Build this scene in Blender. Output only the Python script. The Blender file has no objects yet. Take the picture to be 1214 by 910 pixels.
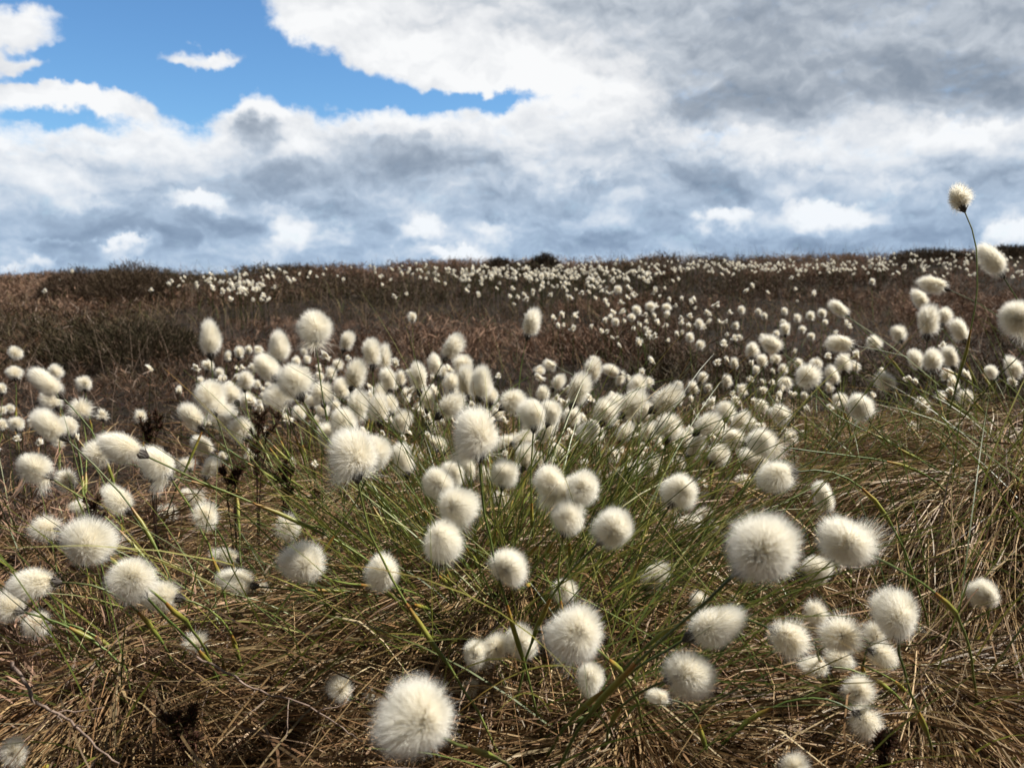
import bpy, math, random
import numpy as np
from mathutils import Vector, Matrix, Quaternion

random.seed(7)
rng = np.random.default_rng(11)
SC = bpy.context.scene
COL = SC.collection
PI = math.pi

# ------------------------------------------------------------------ camera
W0, H0, F0 = 1214.0, 910.0, 944.0            # the photograph's pixels and focal length in pixels
CAM_Z = 0.5
EYE_Y = 312.0                                 # row of the eye level
PITCH = math.atan((H0 / 2 - EYE_Y) / F0)
CR = np.array([1.0, 0, 0])
CF = np.array([0, math.cos(PITCH), -math.sin(PITCH)])
CU = np.array([0, math.sin(PITCH), math.cos(PITCH)])
CAMP = np.array([0, 0, CAM_Z])


def ray(px, py):
    px = np.asarray(px, float); py = np.asarray(py, float)
    return CF + ((px - W0 / 2) / F0)[..., None] * CR - ((py - H0 / 2) / F0)[..., None] * CU


def at(px, py, z):
    return CAMP + ray(px, py) * np.asarray(z, float)[..., None]


cam_d = bpy.data.cameras.new('camera')
cam = bpy.data.objects.new('camera', cam_d)
COL.objects.link(cam)
cam.location = (0, 0, CAM_Z)
cam.rotation_euler = (PI / 2 - PITCH, 0, 0)
cam_d.sensor_width = 36.0
cam_d.lens = 36.0 * F0 / W0
cam_d.clip_start = 0.02
cam_d.clip_end = 20000
cam_d.dof.use_dof = True
cam_d.dof.focus_distance = 0.80
cam_d.dof.aperture_fstop = 12.5
SC.camera = cam

# ------------------------------------------------------------------ noise and terrain


def _hash(ix, iy, seed):
    n = (ix.astype(np.int64) * 374761393 + iy.astype(np.int64) * 668265263 + seed * 1442695041) & 0xFFFFFFFF
    n = ((n ^ (n >> 13)) * 1274126177) & 0xFFFFFFFF
    return ((n ^ (n >> 16)) & 0xFFFF) / 65535.0


def vnoise(x, y, seed=0):
    x = np.asarray(x, float); y = np.asarray(y, float)
    ix = np.floor(x); iy = np.floor(y)
    fx = x - ix; fy = y - iy
    fx = fx * fx * (3 - 2 * fx); fy = fy * fy * (3 - 2 * fy)
    a = _hash(ix, iy, seed); b = _hash(ix + 1, iy, seed)
    c = _hash(ix, iy + 1, seed); d = _hash(ix + 1, iy + 1, seed)
    return (a * (1 - fx) + b * fx) * (1 - fy) + (c * (1 - fx) + d * fx) * fy


def fbm(x, y, seed=0, oct=3):
    s = 0.0; a = 0.5; t = 0.0
    for k in range(oct):
        s = s + a * vnoise(np.asarray(x) * 2 ** k, np.asarray(y) * 2 ** k, seed + 17 * k); t += a; a *= 0.5
    return s / t


def sstep(a, b, x):
    t = np.clip((np.asarray(x, float) - a) / (b - a), 0, 1)
    return t * t * (3 - 2 * t)


# tussocks: x, y, mound height, mound radius
TUSS = [
    (0.00, 0.84, 0.085, 0.20), (0.62, 0.98, 0.15, 0.24), (0.36, 0.66, 0.05, 0.16), (-0.36, 0.70, 0.05, 0.16),
    (-0.62, 1.02, 0.05, 0.2), (0.27, 1.02, 0.05, 0.18), (0.10, 1.30, 0.04, 0.18), (-0.26, 1.28, 0.05, 0.18),
    (0.62, 1.50, 0.05, 0.22), (0.36, 1.52, 0.04, 0.18), (-0.08, 1.70, 0.03, 0.2), (0.95, 1.35, 0.13, 0.26),
    (0.10, 0.60, 0.04, 0.15),
]


def ground(x, y):
    x = np.asarray(x, float); y = np.asarray(y, float)
    r = np.sqrt(x * x + y * y)
    yy = np.maximum(y, 0)
    tilt = np.clip(x / np.maximum(yy, 1.0), -0.8, 0.8)
    ridge = 0.44 + 0.24 * tilt
    z = 0.05 + (ridge - 0.05) * (0.45 * sstep(1.2, 9.0, yy) + 0.55 * sstep(5.0, 9.0, yy))
    z = z - 0.022 * np.maximum(r - 9.6, 0)
    z = z - np.maximum(r - 400, 0) * 0.01
    near = 1 - sstep(8, 14, r)
    z = z + near * (0.075 * (fbm(x * 1.7, y * 1.7, 3) - 0.5) * sstep(1.0, 2.4, yy) + 0.02 * (fbm(x * 6, y * 6, 9) - 0.5))
    z = z + (1 - near) * 1.2 * (fbm(x * 0.02, y * 0.02, 5) - 0.5) * sstep(14, 60, r)
    for (tx, ty, h, rad) in TUSS:
        z = z + h * np.exp(-((x - tx) ** 2 + (y - ty) ** 2) / (rad * rad))
    return z


def gz(x, y):
    return float(ground(np.array([x]), np.array([y]))[0])


# ------------------------------------------------------------------ mesh helpers


def mesh_np(name, verts, quads=None, tris=None, tint=None, mats=(), qmat=None, tmat=None, smooth=True, uv=None):
    me = bpy.data.meshes.new(name)
    verts = np.ascontiguousarray(verts, dtype=np.float32).reshape(-1, 3)
    me.vertices.add(len(verts)); me.vertices.foreach_set('co', verts.ravel())
    nq = 0 if quads is None else len(quads); nt = 0 if tris is None else len(tris)
    lv = []
    if nq: lv.append(np.asarray(quads, np.int32).ravel())
    if nt: lv.append(np.asarray(tris, np.int32).ravel())
    lv = np.concatenate(lv)
    me.loops.add(len(lv)); me.loops.foreach_set('vertex_index', lv)
    ls = np.concatenate([np.arange(nq) * 4, nq * 4 + np.arange(nt) * 3]).astype(np.int32)
    me.polygons.add(nq + nt); me.polygons.foreach_set('loop_start', ls)
    mi = np.zeros(nq + nt, np.int32)
    if qmat is not None and nq: mi[:nq] = qmat
    if tmat is not None and nt: mi[nq:] = tmat
    for m in mats: me.materials.append(m)
    me.polygons.foreach_set('material_index', mi)
    me.polygons.foreach_set('use_smooth', np.full(nq + nt, smooth, bool))
    if tint is not None:
        at_ = me.attributes.new('tint', 'FLOAT_COLOR', 'POINT')
        t = np.ones((len(verts), 4), np.float32); t[:, :3] = np.asarray(tint).reshape(-1, 3)
        at_.data.foreach_set('color', t.ravel())
    me.update(calc_edges=True)
    return me


def norm(v):
    return v / np.maximum(np.linalg.norm(v, axis=-1, keepdims=True), 1e-9)


def ribbons(P, Wd, side=None, tint=None):
    """P (N,S,3) centre lines, Wd (N,S) widths, side (N,3) rough side direction. -> verts, quads, tint"""
    N, S, _ = P.shape
    T = np.gradient(P, axis=1)
    if side is None:
        side = rng.normal(size=(N, 3))
    sd = np.broadcast_to(side[:, None, :], P.shape)
    sd = norm(np.cross(T, np.cross(sd, T)) + 1e-7)
    V = np.stack([P - sd * Wd[..., None] * 0.5, P + sd * Wd[..., None] * 0.5], axis=2).reshape(-1, 3)
    b = (np.arange(N) * S)[:, None] + np.arange(S - 1)[None, :]
    b = b.ravel() * 2
    Q = np.stack([b, b + 1, b + 3, b + 2], axis=1)
    tt = None
    if tint is not None:
        if tint.ndim == 2: tint = np.broadcast_to(tint[:, None, :], P.shape)
        tt = np.repeat(tint.reshape(N * S, 3), 2, axis=0)
    return V, Q, tt


class Bag:
    def __init__(self): self.v = []; self.q = []; self.t = []; self.n = 0
    def add(self, V, Q, T):
        self.v.append(V); self.q.append(Q + self.n); self.t.append(T); self.n += len(V)
    def rib(self, P, Wd, side=None, tint=None): self.add(*ribbons(P, Wd, side, tint))
    def mesh(self, name, mat):
        return mesh_np(name, np.concatenate(self.v), np.concatenate(self.q), None, np.concatenate(self.t), (mat,))


def tube(pts, radii, sides=6):
    pts = np.asarray(pts, float); n = len(pts)
    T = norm(np.gradient(pts, axis=0))
    ref = np.array([0.3, 0.9, 0.1])
    A = norm(np.cross(T, ref)); B = np.cross(T, A)
    an = np.arange(sides) * 2 * PI / sides
    V = pts[:, None, :] + np.asarray(radii)[:, None, None] * (np.cos(an)[None, :, None] * A[:, None, :] + np.sin(an)[None, :, None] * B[:, None, :])
    V = V.reshape(-1, 3); Q = []
    for i in range(n - 1):
        for k in range(sides):
            Q.append((i * sides + k, i * sides + (k + 1) % sides, (i + 1) * sides + (k + 1) % sides, (i + 1) * sides + k))
    return V, np.array(Q)


def link(name, me, parent=None, loc=None):
    o = bpy.data.objects.new(name, me); COL.objects.link(o)
    if parent is not None: o.parent = parent
    if loc is not None: o.location = loc
    return o


def tag(o, label=None, cat=None, group=None, kind=None):
    if label: o['label'] = label
    if cat: o['category'] = cat
    if group: o['group'] = group
    if kind: o['kind'] = kind
    return o


# ------------------------------------------------------------------ materials


def new_mat(name):
    m = bpy.data.materials.new(name); m.use_nodes = True
    nt = m.node_tree; nt.nodes.clear()
    return m, nt, nt.nodes.new('ShaderNodeOutputMaterial')


def plant_mat(name, translucent=0.3, rough=0.55, spec=0.25, noise=0.35, nscale=90.0, color=None):
    m, nt, out = new_mat(name)
    N, L = nt.nodes.new, nt.links.new
    tc = N('ShaderNodeTexCoord')
    nz = N('ShaderNodeTexNoise'); nz.inputs['Scale'].default_value = nscale; nz.inputs['Detail'].default_value = 2
    L(tc.outputs['Object'], nz.inputs['Vector'])
    mr = N('ShaderNodeMapRange'); mr.inputs[1].default_value = 0.25; mr.inputs[2].default_value = 0.75
    mr.inputs[3].default_value = 1 - noise; mr.inputs[4].default_value = 1 + noise
    L(nz.outputs['Fac'], mr.inputs[0])
    mx = N('ShaderNodeVectorMath'); mx.operation = 'SCALE'
    if color is None:
        a = N('ShaderNodeAttribute'); a.attribute_name = 'tint'; L(a.outputs['Color'], mx.inputs[0])
    else:
        mx.inputs[0].default_value = color
    L(mr.outputs[0], mx.inputs['Scale'])
    p = N('ShaderNodeBsdfPrincipled'); p.inputs['Roughness'].default_value = rough
    p.inputs['Specular IOR Level'].default_value = spec
    L(mx.outputs[0], p.inputs['Base Color'])
    if translucent > 0:
        t = N('ShaderNodeBsdfTranslucent'); L(mx.outputs[0], t.inputs['Color'])
        mix = N('ShaderNodeMixShader'); mix.inputs[0].default_value = translucent
        L(p.outputs[0], mix.inputs[1]); L(t.outputs[0], mix.inputs[2]); L(mix.outputs[0], out.inputs[0])
    else:
        L(p.outputs[0], out.inputs[0])
    return m


def cotton_mat(name):
    m, nt, out = new_mat(name)
    N, L = nt.nodes.new, nt.links.new
    a = N('ShaderNodeAttribute'); a.attribute_name = 'tint'
    d = N('ShaderNodeBsdfDiffuse'); t = N('ShaderNodeBsdfTranslucent')
    L(a.outputs['Color'], d.inputs['Color']); L(a.outputs['Color'], t.inputs['Color'])
    mix = N('ShaderNodeMixShader'); mix.inputs[0].default_value = 0.5
    L(d.outputs[0], mix.inputs[1]); L(t.outputs[0], mix.inputs[2]); L(mix.outputs[0], out.inputs[0])
    return m


M_COTTON = cotton_mat('cotton_fibre')
M_COTTON_FAR = cotton_mat('distant_cotton_fibre')
M_STRAW = plant_mat('dry_straw', 0.18, 0.5, 0.35, 0.3, 60)
M_GREEN = plant_mat('green_sedge', 0.3, 0.42, 0.4, 0.25, 40)
M_HEATH = plant_mat('heather_twig', 0.12, 0.7, 0.15, 0.3, 25)
M_STEM = plant_mat('flower_stem', 0.12, 0.42, 0.4, 0.25, 60)
M_BRACT = plant_mat('dark_bract', 0.0, 0.6, 0.3, 0.4, 30, (0.045, 0.036, 0.03))
M_TWIG = plant_mat('bare_twig', 0.0, 0.6, 0.3, 0.35, 120, (0.22, 0.16, 0.13))


def peat_mat():
    m, nt, out = new_mat('peat_ground')
    N, L = nt.nodes.new, nt.links.new
    tc = N('ShaderNodeTexCoord')
    n1 = N('ShaderNodeTexNoise'); n1.inputs['Scale'].default_value = 5; n1.inputs['Detail'].default_value = 8
    n2 = N('ShaderNodeTexNoise'); n2.inputs['Scale'].default_value = 70; n2.inputs['Detail'].default_value = 5
    L(tc.outputs['Object'], n1.inputs['Vector']); L(tc.outputs['Object'], n2.inputs['Vector'])
    cr = N('ShaderNodeValToRGB'); e = cr.color_ramp.elements
    e[0].position = 0.3; e[0].color = (0.012, 0.009, 0.006, 1); e[1].position = 0.72; e[1].color = (0.055, 0.036, 0.024, 1)
    L(n1.outputs['Fac'], cr.inputs[0])
    mx = N('ShaderNodeMix'); mx.data_type = 'RGBA'; mx.blend_type = 'MULTIPLY'; mx.inputs[0].default_value = 0.8
    L(cr.outputs[0], mx.inputs[6]); L(n2.outputs['Color'], mx.inputs[7])
    bp = N('ShaderNodeBump'); bp.inputs['Strength'].default_value = 0.8; bp.inputs['Distance'].default_value = 0.02
    L(n2.outputs['Fac'], bp.inputs['Height'])
    p = N('ShaderNodeBsdfPrincipled'); p.inputs['Roughness'].default_value = 0.9
    p.inputs['Specular IOR Level'].default_value = 0.15
    L(mx.outputs[2], p.inputs['Base Color']); L(bp.outputs[0], p.inputs['Normal']); L(p.outputs[0], out.inputs[0])
    return m


# ------------------------------------------------------------------ ground sheet
def build_ground():
    rr = np.concatenate([np.linspace(0.0, 2.2, 90)[1:], 2.2 * (11 / 2.2) ** np.linspace(0, 1, 110)[1:], 11 * (6000 / 11) ** np.linspace(0, 1, 90)[1:]])
    na = 360
    an = np.arange(na) * 2 * PI / na
    X = rr[:, None] * np.cos(an); Y = rr[:, None] * np.sin(an)
    Z = ground(X, Y)
    V = np.stack([X, Y, Z], -1).reshape(-1, 3)
    V = np.concatenate([V, [[0, 0, gz(0, 0)]]])
    i = np.arange(len(rr) - 1)[:, None]; k = np.arange(na)[None, :]; k2 = (k + 1) % na
    Q = np.stack([i * na + k, (i + 1) * na + k, (i + 1) * na + k2, i * na + k2], -1).reshape(-1, 4)
    T = np.stack([np.full(na, len(V) - 1), np.arange(na), (np.arange(na) + 1) % na], -1)
    o = link('ground', mesh_np('ground', V, Q, T, None, (peat_mat(),)))
    tag(o, 'dark peat moorland ground rising to a low ridge', None, None, 'structure')


build_ground()
# ------------------------------------------------------------------ sky
SUN_EL, SUN_AZ = math.radians(51), math.radians(84)     # azimuth from +Y towards +X
sd = bpy.data.lights.new('sun', 'SUN'); sd.energy = 5.0; sd.angle = math.radians(0.6); sd.color = (1.0, 0.95, 0.86)
so = bpy.data.objects.new('sun', sd); COL.objects.link(so)
to_sun = Vector((math.cos(SUN_EL) * math.sin(SUN_AZ), math.cos(SUN_EL) * math.cos(SUN_AZ), math.sin(SUN_EL)))
so.rotation_euler = (-to_sun).to_track_quat('-Z', 'Y').to_euler()
so.location = (2, -1, 4)


def azel(px, py):
    d = norm(ray(np.array(px, float), np.array(py, float)))
    return float(np.arctan2(d[0], d[1])), float(np.arcsin(d[2]))


def build_sky():
    w = bpy.data.worlds.new('World'); SC.world = w; w.use_nodes = True
    nt = w.node_tree; nt.nodes.clear()
    N, L = nt.nodes.new, nt.links.new

    def mth(op, a, b=None, c=None, clamp=False):
        n = N('ShaderNodeMath'); n.operation = op; n.use_clamp = clamp
        for i, v in enumerate((a, b, c)):
            if v is None: continue
            if isinstance(v, (int, float)): n.inputs[i].default_value = v
            else: L(v, n.inputs[i])
        return n.outputs[0]

    def vmth(op, a, b=None, c=None, s=None):
        n = N('ShaderNodeVectorMath'); n.operation = op
        for i, v in enumerate((a, b, c)):
            if v is None: continue
            if isinstance(v, tuple): n.inputs[i].default_value = v
            else: L(v, n.inputs[i])
        if s is not None: n.inputs['Scale'].default_value = s
        return n

    def noise(vec, scale, detail, rough=0.55, out='Fac', lac=2.0):
        n = N('ShaderNodeTexNoise'); n.inputs['Scale'].default_value = scale; n.inputs['Detail'].default_value = detail
        n.inputs['Roughness'].default_value = rough; n.inputs['Lacunarity'].default_value = lac
        L(vec, n.inputs['Vector']); return n.outputs[out]

    def rng_(v, a, b, c, d, smooth=True):
        n = N('ShaderNodeMapRange'); n.interpolation_type = 'SMOOTHSTEP' if smooth else 'LINEAR'
        L(v, n.inputs[0])
        for i, q in enumerate((a, b, c, d)): n.inputs[i + 1].default_value = q
        return n.outputs[0]

    tc = N('ShaderNodeTexCoord')
    sx = N('ShaderNodeSeparateXYZ'); L(tc.outputs['Generated'], sx.inputs[0])
    az = mth('ARCTAN2', sx.outputs[0], sx.outputs[1]); el = mth('ARCSINE', sx.outputs[2])
    cp = N('ShaderNodeCombineXYZ'); L(az, cp.inputs[0]); L(el, cp.inputs[1])
    P = cp.outputs[0]
    # ragged edges: the positions of all the clouds are pushed about by noise
    w1 = vmth('SUBTRACT', noise(P, 9, 4, 0.6, 'Color'), (0.5, 0.5, 0.5)).outputs[0]
    w2 = vmth('SUBTRACT', noise(P, 38, 4, 0.65, 'Color'), (0.5, 0.5, 0.5)).outputs[0]
    PW = vmth('ADD', P, vmth('SCALE', w1, s=0.075).outputs[0]).outputs[0]
    PW = vmth('ADD', PW, vmth('SCALE', w2, s=0.028).outputs[0]).outputs[0]

    def blobs(rows, start, e0_=0.25, e1_=1.15):
        acc = start
        for (px, py, rx, ry, amp) in rows:
            a0, e0 = azel(px, py)
            sxx, syy = F0 / rx, F0 / ry
            v = vmth('MULTIPLY_ADD', PW, (sxx, syy, 0), (-a0 * sxx, -e0 * syy, 0)).outputs[0]
            ln = N('ShaderNodeVectorMath'); ln.operation = 'LENGTH'; L(v, ln.inputs[0])
            f = rng_(ln.outputs['Value'], e0_, e1_, amp, 0.0)
            acc = mth('ADD', acc, f)
        return acc

    # cloud cover: 1 everywhere, holes of blue at the upper left, small clouds inside the holes
    cover = [
        (190, 20, 190, 95, -1.2), (330, 70, 190, 62, -1.2), (430, 108, 130, 34, -1.1), (80, 85, 160, 45, -0.95), (240, 110, 150, 40, -0.9),
        (520, 120, 100, 17, -0.95), (585, 116, 50, 15, -0.8), (120, -40, 300, 80, -0.9), (20, 140, 70, 26, -0.45),
        (612, 114, 34, 10, -0.5), (855, 160, 34, 8, -0.3), (80, 140, 70, 13, -0.8),
        (18, 32, 84, 28, 1.2), (60, 8, 60, 14, 0.6), (10, 72, 46, 14, 1.4), (50, 90, 80, 9, -0.6), (70, 62, 50, 8, -0.6), (350, 8, 60, 36, 0.9), (395, 46, 60, 34, 0.8), (128, 8, 34, 9, 0.55), (240, 62, 80, 20, 1.9), (268, 54, 40, 16, 0.9), (205, 68, 50, 10, 0.9),
        (70, 112, 100, 22, 1.3), (150, 128, 80, 20, 0.6), (310, 132, 46, 36, 1.2), (335, 112, 30, 14, 0.5), (140, 82, 22, 6, 0.4),
        (390, 18, 90, 34, 0.9), (480, 60, 110, 50, 1.0), (560, 60, 120, 60, 0.8), (440, 60, 60, 30, 0.4),
    ]
    n_c = noise(vmth('MULTIPLY', P, (1.0, 1.7, 1)).outputs[0], 11, 7, 0.6)
    PN = vmth('MULTIPLY', P, (1.0, 1.6, 1)).outputs[0]
    cov = blobs(cover, mth('ADD', mth('MULTIPLY_ADD', n_c, 0.75, 0.24), mth('MULTIPLY', noise(PN, 34, 7, 0.72), 0.95)), 0.05, 1.3)
    mask = rng_(cov, 0.22, 1.08, 0.0, 1.0)

    # cloud light and shade: puffs lit on their upper side, flat blue grey undersides
    PS = vmth('MULTIPLY', P, (1.0, 1.55, 1)).outputs[0]
    PS = vmth('ADD', PS, vmth('SCALE', w1, s=0.09).outputs[0]).outputs[0]
    n1 = noise(PS, 8.5, 6, 0.5)
    up = vmth('ADD', PS, (0.004, 0.022, 0)).outputs[0]
    n1b = noise(up, 8.5, 6, 0.5)
    n3 = noise(PS, 26, 4, 0.52)
    n3b = noise(vmth('ADD', PS, (0.002, 0.009, 0)).outputs[0], 26, 4, 0.52)
    rel = mth('ADD', mth('MULTIPLY', mth('SUBTRACT', n1, n1b), 1.25), mth('MULTIPLY', mth('SUBTRACT', n3, n3b), 0.5))
    big = rng_(n1, 0.3, 0.7, -0.13, 0.13, False)
    b0 = mth('ADD', mth('ADD', rel, big), 0.66)
    b0 = mth('ADD', b0, mth('MULTIPLY', mth('SUBTRACT', n3, 0.5), 0.13))
    light = [
        # bright
        (640, 100, 120, 60, 0.12), (860, 25, 120, 20, 0.12), (1130, 40, 120, 14, 0.08), (740, 100, 80, 16, 0.1),
        (430, 35, 140, 50, 0.35), (560, 80, 150, 60, 0.40), (690, 70, 110, 60, 0.26), (660, 130, 150, 45, 0.30), (340, 15, 60, 40, 0.3),
        (110, 155, 240, 40, 0.36), (310, 125, 45, 22, 0.45), (440, 142, 160, 24, 0.36), (60, 115, 120, 24, 0.35), (20, 30, 90, 50, 0.4), (240, 62, 70, 26, 0.4),
        (40, 215, 110, 30, 0.2), (240, 236, 44, 14, 0.42), (145, 287, 44, 12, 0.40), (350, 268, 40, 30, 0.28), (580, 170, 140, 24, 0.20),
        (540, 298, 55, 12, 0.38), (500, 262, 40, 22, 0.22), (590, 270, 40, 22, 0.2), (860, 258, 56, 20, 0.34), (980, 258, 70, 20, 0.34), (1202, 276, 44, 22, 0.40),
        (1130, 185, 170, 26, 0.26), (930, 180, 110, 24, 0.26), (720, 195, 60, 20, 0.18), (830, 215, 90, 20, 0.12), (1060, 155, 110, 22, 0.2), (640, 205, 60, 18, 0.15), (700, 262, 60, 14, 0.2),
        (60, 303, 60, 10, 0.15),
        # dark
        (310, 160, 36, 24, -0.75), (300, 140, 24, 20, -0.25), (430, 205, 200, 26, -0.18), (540, 180, 110, 30, -0.14), (230, 262, 240, 40, -0.20), (90, 290, 160, 26, -0.14), (440, 250, 90, 24, -0.16), (640, 240, 110, 30, -0.14),
        (1000, 60, 380, 85, -0.23), (1160, 85, 130, 44, -0.18), (900, 120, 190, 26, -0.18), (800, 30, 160, 40, -0.14), (480, 20, 60, 16, -0.08), (620, 40, 70, 14, -0.18),
        (850, 208, 70, 34, -0.40), (1190, 215, 90, 26, -0.2), (780, 280, 170, 30, -0.24), (1050, 288, 150, 26, -0.24), (1120, 245, 70, 20, -0.15), (700, 220, 50, 20, -0.12),
    ]
    br = blobs(light, b0)
    # separate cumulus heads: crisp cauliflower tops, soft bases
    w3 = vmth('SUBTRACT', noise(P, 75, 3, 0.55, 'Color'), (0.5, 0.5, 0.5)).outputs[0]
    PX = vmth('ADD', vmth('ADD', P, vmth('SCALE', w2, s=0.042).outputs[0]).outputs[0], vmth('SCALE', w3, s=0.016).outputs[0]).outputs[0]
    for (px, py, rx, ry, amp) in [
        (310, 140, 42, 34, 0.5), (345, 175, 50, 22, 0.32), (240, 237, 32, 13, 0.55), (145, 288, 27, 9, 0.5), (345, 282, 22, 26, 0.36), (330, 255, 34, 18, 0.28), (540, 300, 34, 10, 0.5), (505, 270, 26, 20, 0.34),
        (585, 280, 24, 20, 0.26), (400, 285, 26, 18, 0.22), (855, 260, 38, 15, 0.42), (830, 275, 30, 12, 0.2), (945, 252, 26, 16, 0.3), (985, 258, 44, 18, 0.48), (1204, 280, 36, 18, 0.55), (1130, 165, 90, 22, 0.25), (920, 190, 60, 26, 0.25),
        (700, 215, 40, 12, 0.25), (640, 225, 44, 14, 0.18), (730, 115, 90, 40, 0.2), (60, 170, 90, 24, 0.25), (190, 165, 80, 24, 0.22), (450, 150, 90, 22, 0.28), (560, 150, 60, 20, 0.2), (60, 205, 60, 14, 0.15), (115, 245, 46, 12, 0.2), (20, 318, 40, 10, 0.35), (65, 288, 30, 8, 0.2),
        (1090, 222, 60, 14, 0.18), (1180, 160, 60, 16, 0.2), (780, 165, 60, 20, 0.22), (870, 165, 60, 14, 0.25)]:
        a0, e0 = azel(px, py)
        sxx, syy = F0 / rx, F0 / ry
        v = vmth('MULTIPLY_ADD', PX, (sxx, syy, 0), (-a0 * sxx, -e0 * syy, 0)).outputs[0]
        ln = N('ShaderNodeVectorMath'); ln.operation = 'LENGTH'; L(v, ln.inputs[0])
        sp = N('ShaderNodeSeparateXYZ'); L(v, sp.inputs[0])
        up_ = rng_(sp.outputs[1], -0.9, 0.5, 0.1, 1.0)
        br = mth('MULTIPLY_ADD', rng_(ln.outputs['Value'], 0.42, 1.10, amp * 0.95, 0.0), up_, br)
    # clouds thin at their edge: brighter there
    edge = rng_(cov, 0.5, 1.1, 0.15, 0.0)
    br = mth('ADD', br, edge)
    ramp = N('ShaderNodeValToRGB'); L(mth('MULTIPLY', br, 0.82), ramp.inputs[0])
    e = ramp.color_ramp.elements
    e[0].position = 0.08; e[0].color = (0.25, 0.30, 0.37, 1)
    e[1].position = 1.0; e[1].color = (0.93, 0.94, 0.95, 1)
    for p_, c_ in ((0.3, (0.36, 0.41, 0.48, 1)), (0.5, (0.53, 0.58, 0.645, 1)), (0.72, (0.76, 0.78, 0.81, 1))):
        q = e.new(p_); q.color = c_
    # low clouds are seen through more air and take a blue cast
    low = rng_(el, 0.0, 0.21, 0.9, 0.0)
    mixl = N('ShaderNodeMix'); mixl.data_type = 'RGBA'
    low = mth('MULTIPLY', low, rng_(br, 0.55, 1.15, 1.0, 0.25))
    L(low, mixl.inputs[0]); L(ramp.outputs[0], mixl.inputs[6])
    tintl = N('ShaderNodeMix'); tintl.data_type = 'RGBA'; tintl.blend_type = 'MULTIPLY'; tintl.inputs[0].default_value = 1.0
    L(ramp.outputs[0], tintl.inputs[6]); tintl.inputs[7].default_value = (0.72, 0.88, 1.06, 1)
    L(tintl.outputs[2], mixl.inputs[7])
    cl = vmth('SCALE', mixl.outputs[2], s=6.1).outputs[0]
    sky = N('ShaderNodeTexSky'); sky.sky_type = 'NISHITA'; sky.sun_disc = False
    sky.sun_elevation = SUN_EL; sky.sun_rotation = SUN_AZ; sky.altitude = 300; sky.air_density = 1.0; sky.dust_density = 0.4; sky.ozone_density = 2.0
    skyc = vmth('MULTIPLY', sky.outputs[0], SKY_TINT).outputs[0]
    mx = N('ShaderNodeMix'); mx.data_type = 'RGBA'
    L(mask, mx.inputs[0]); L(skyc, mx.inputs[6]); L(cl, mx.inputs[7])
    # added dimming of unseen sky, overhead and behind the viewer, to cut ambient light
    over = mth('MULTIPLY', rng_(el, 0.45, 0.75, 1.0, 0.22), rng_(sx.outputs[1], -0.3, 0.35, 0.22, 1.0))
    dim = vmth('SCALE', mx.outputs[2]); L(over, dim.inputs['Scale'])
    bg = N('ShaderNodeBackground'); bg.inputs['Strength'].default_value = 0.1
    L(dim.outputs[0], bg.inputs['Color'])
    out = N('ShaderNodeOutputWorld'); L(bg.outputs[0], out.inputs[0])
    w.cycles.sampling_method = 'MANUAL'; w.cycles.sample_map_resolution = 512


SKY_TINT = (0.48, 0.71, 0.88)
build_sky()
SC.view_settings.view_transform = 'Standard'; SC.view_settings.look = 'None'
SC.view_settings.exposure = 0.75; SC.view_settings.gamma = 1.0; SC.view_settings.use_curve_mapping = False
SC.cycles.diffuse_bounces = 12; SC.cycles.max_bounces = 14; SC.cycles.transmission_bounces = 8; SC.cycles.glossy_bounces = 2
SC.cycles.sample_clamp_indirect = 4.0
# ------------------------------------------------------------------ seed head (cotton tuft) meshes, built once and shared by the copies


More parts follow.
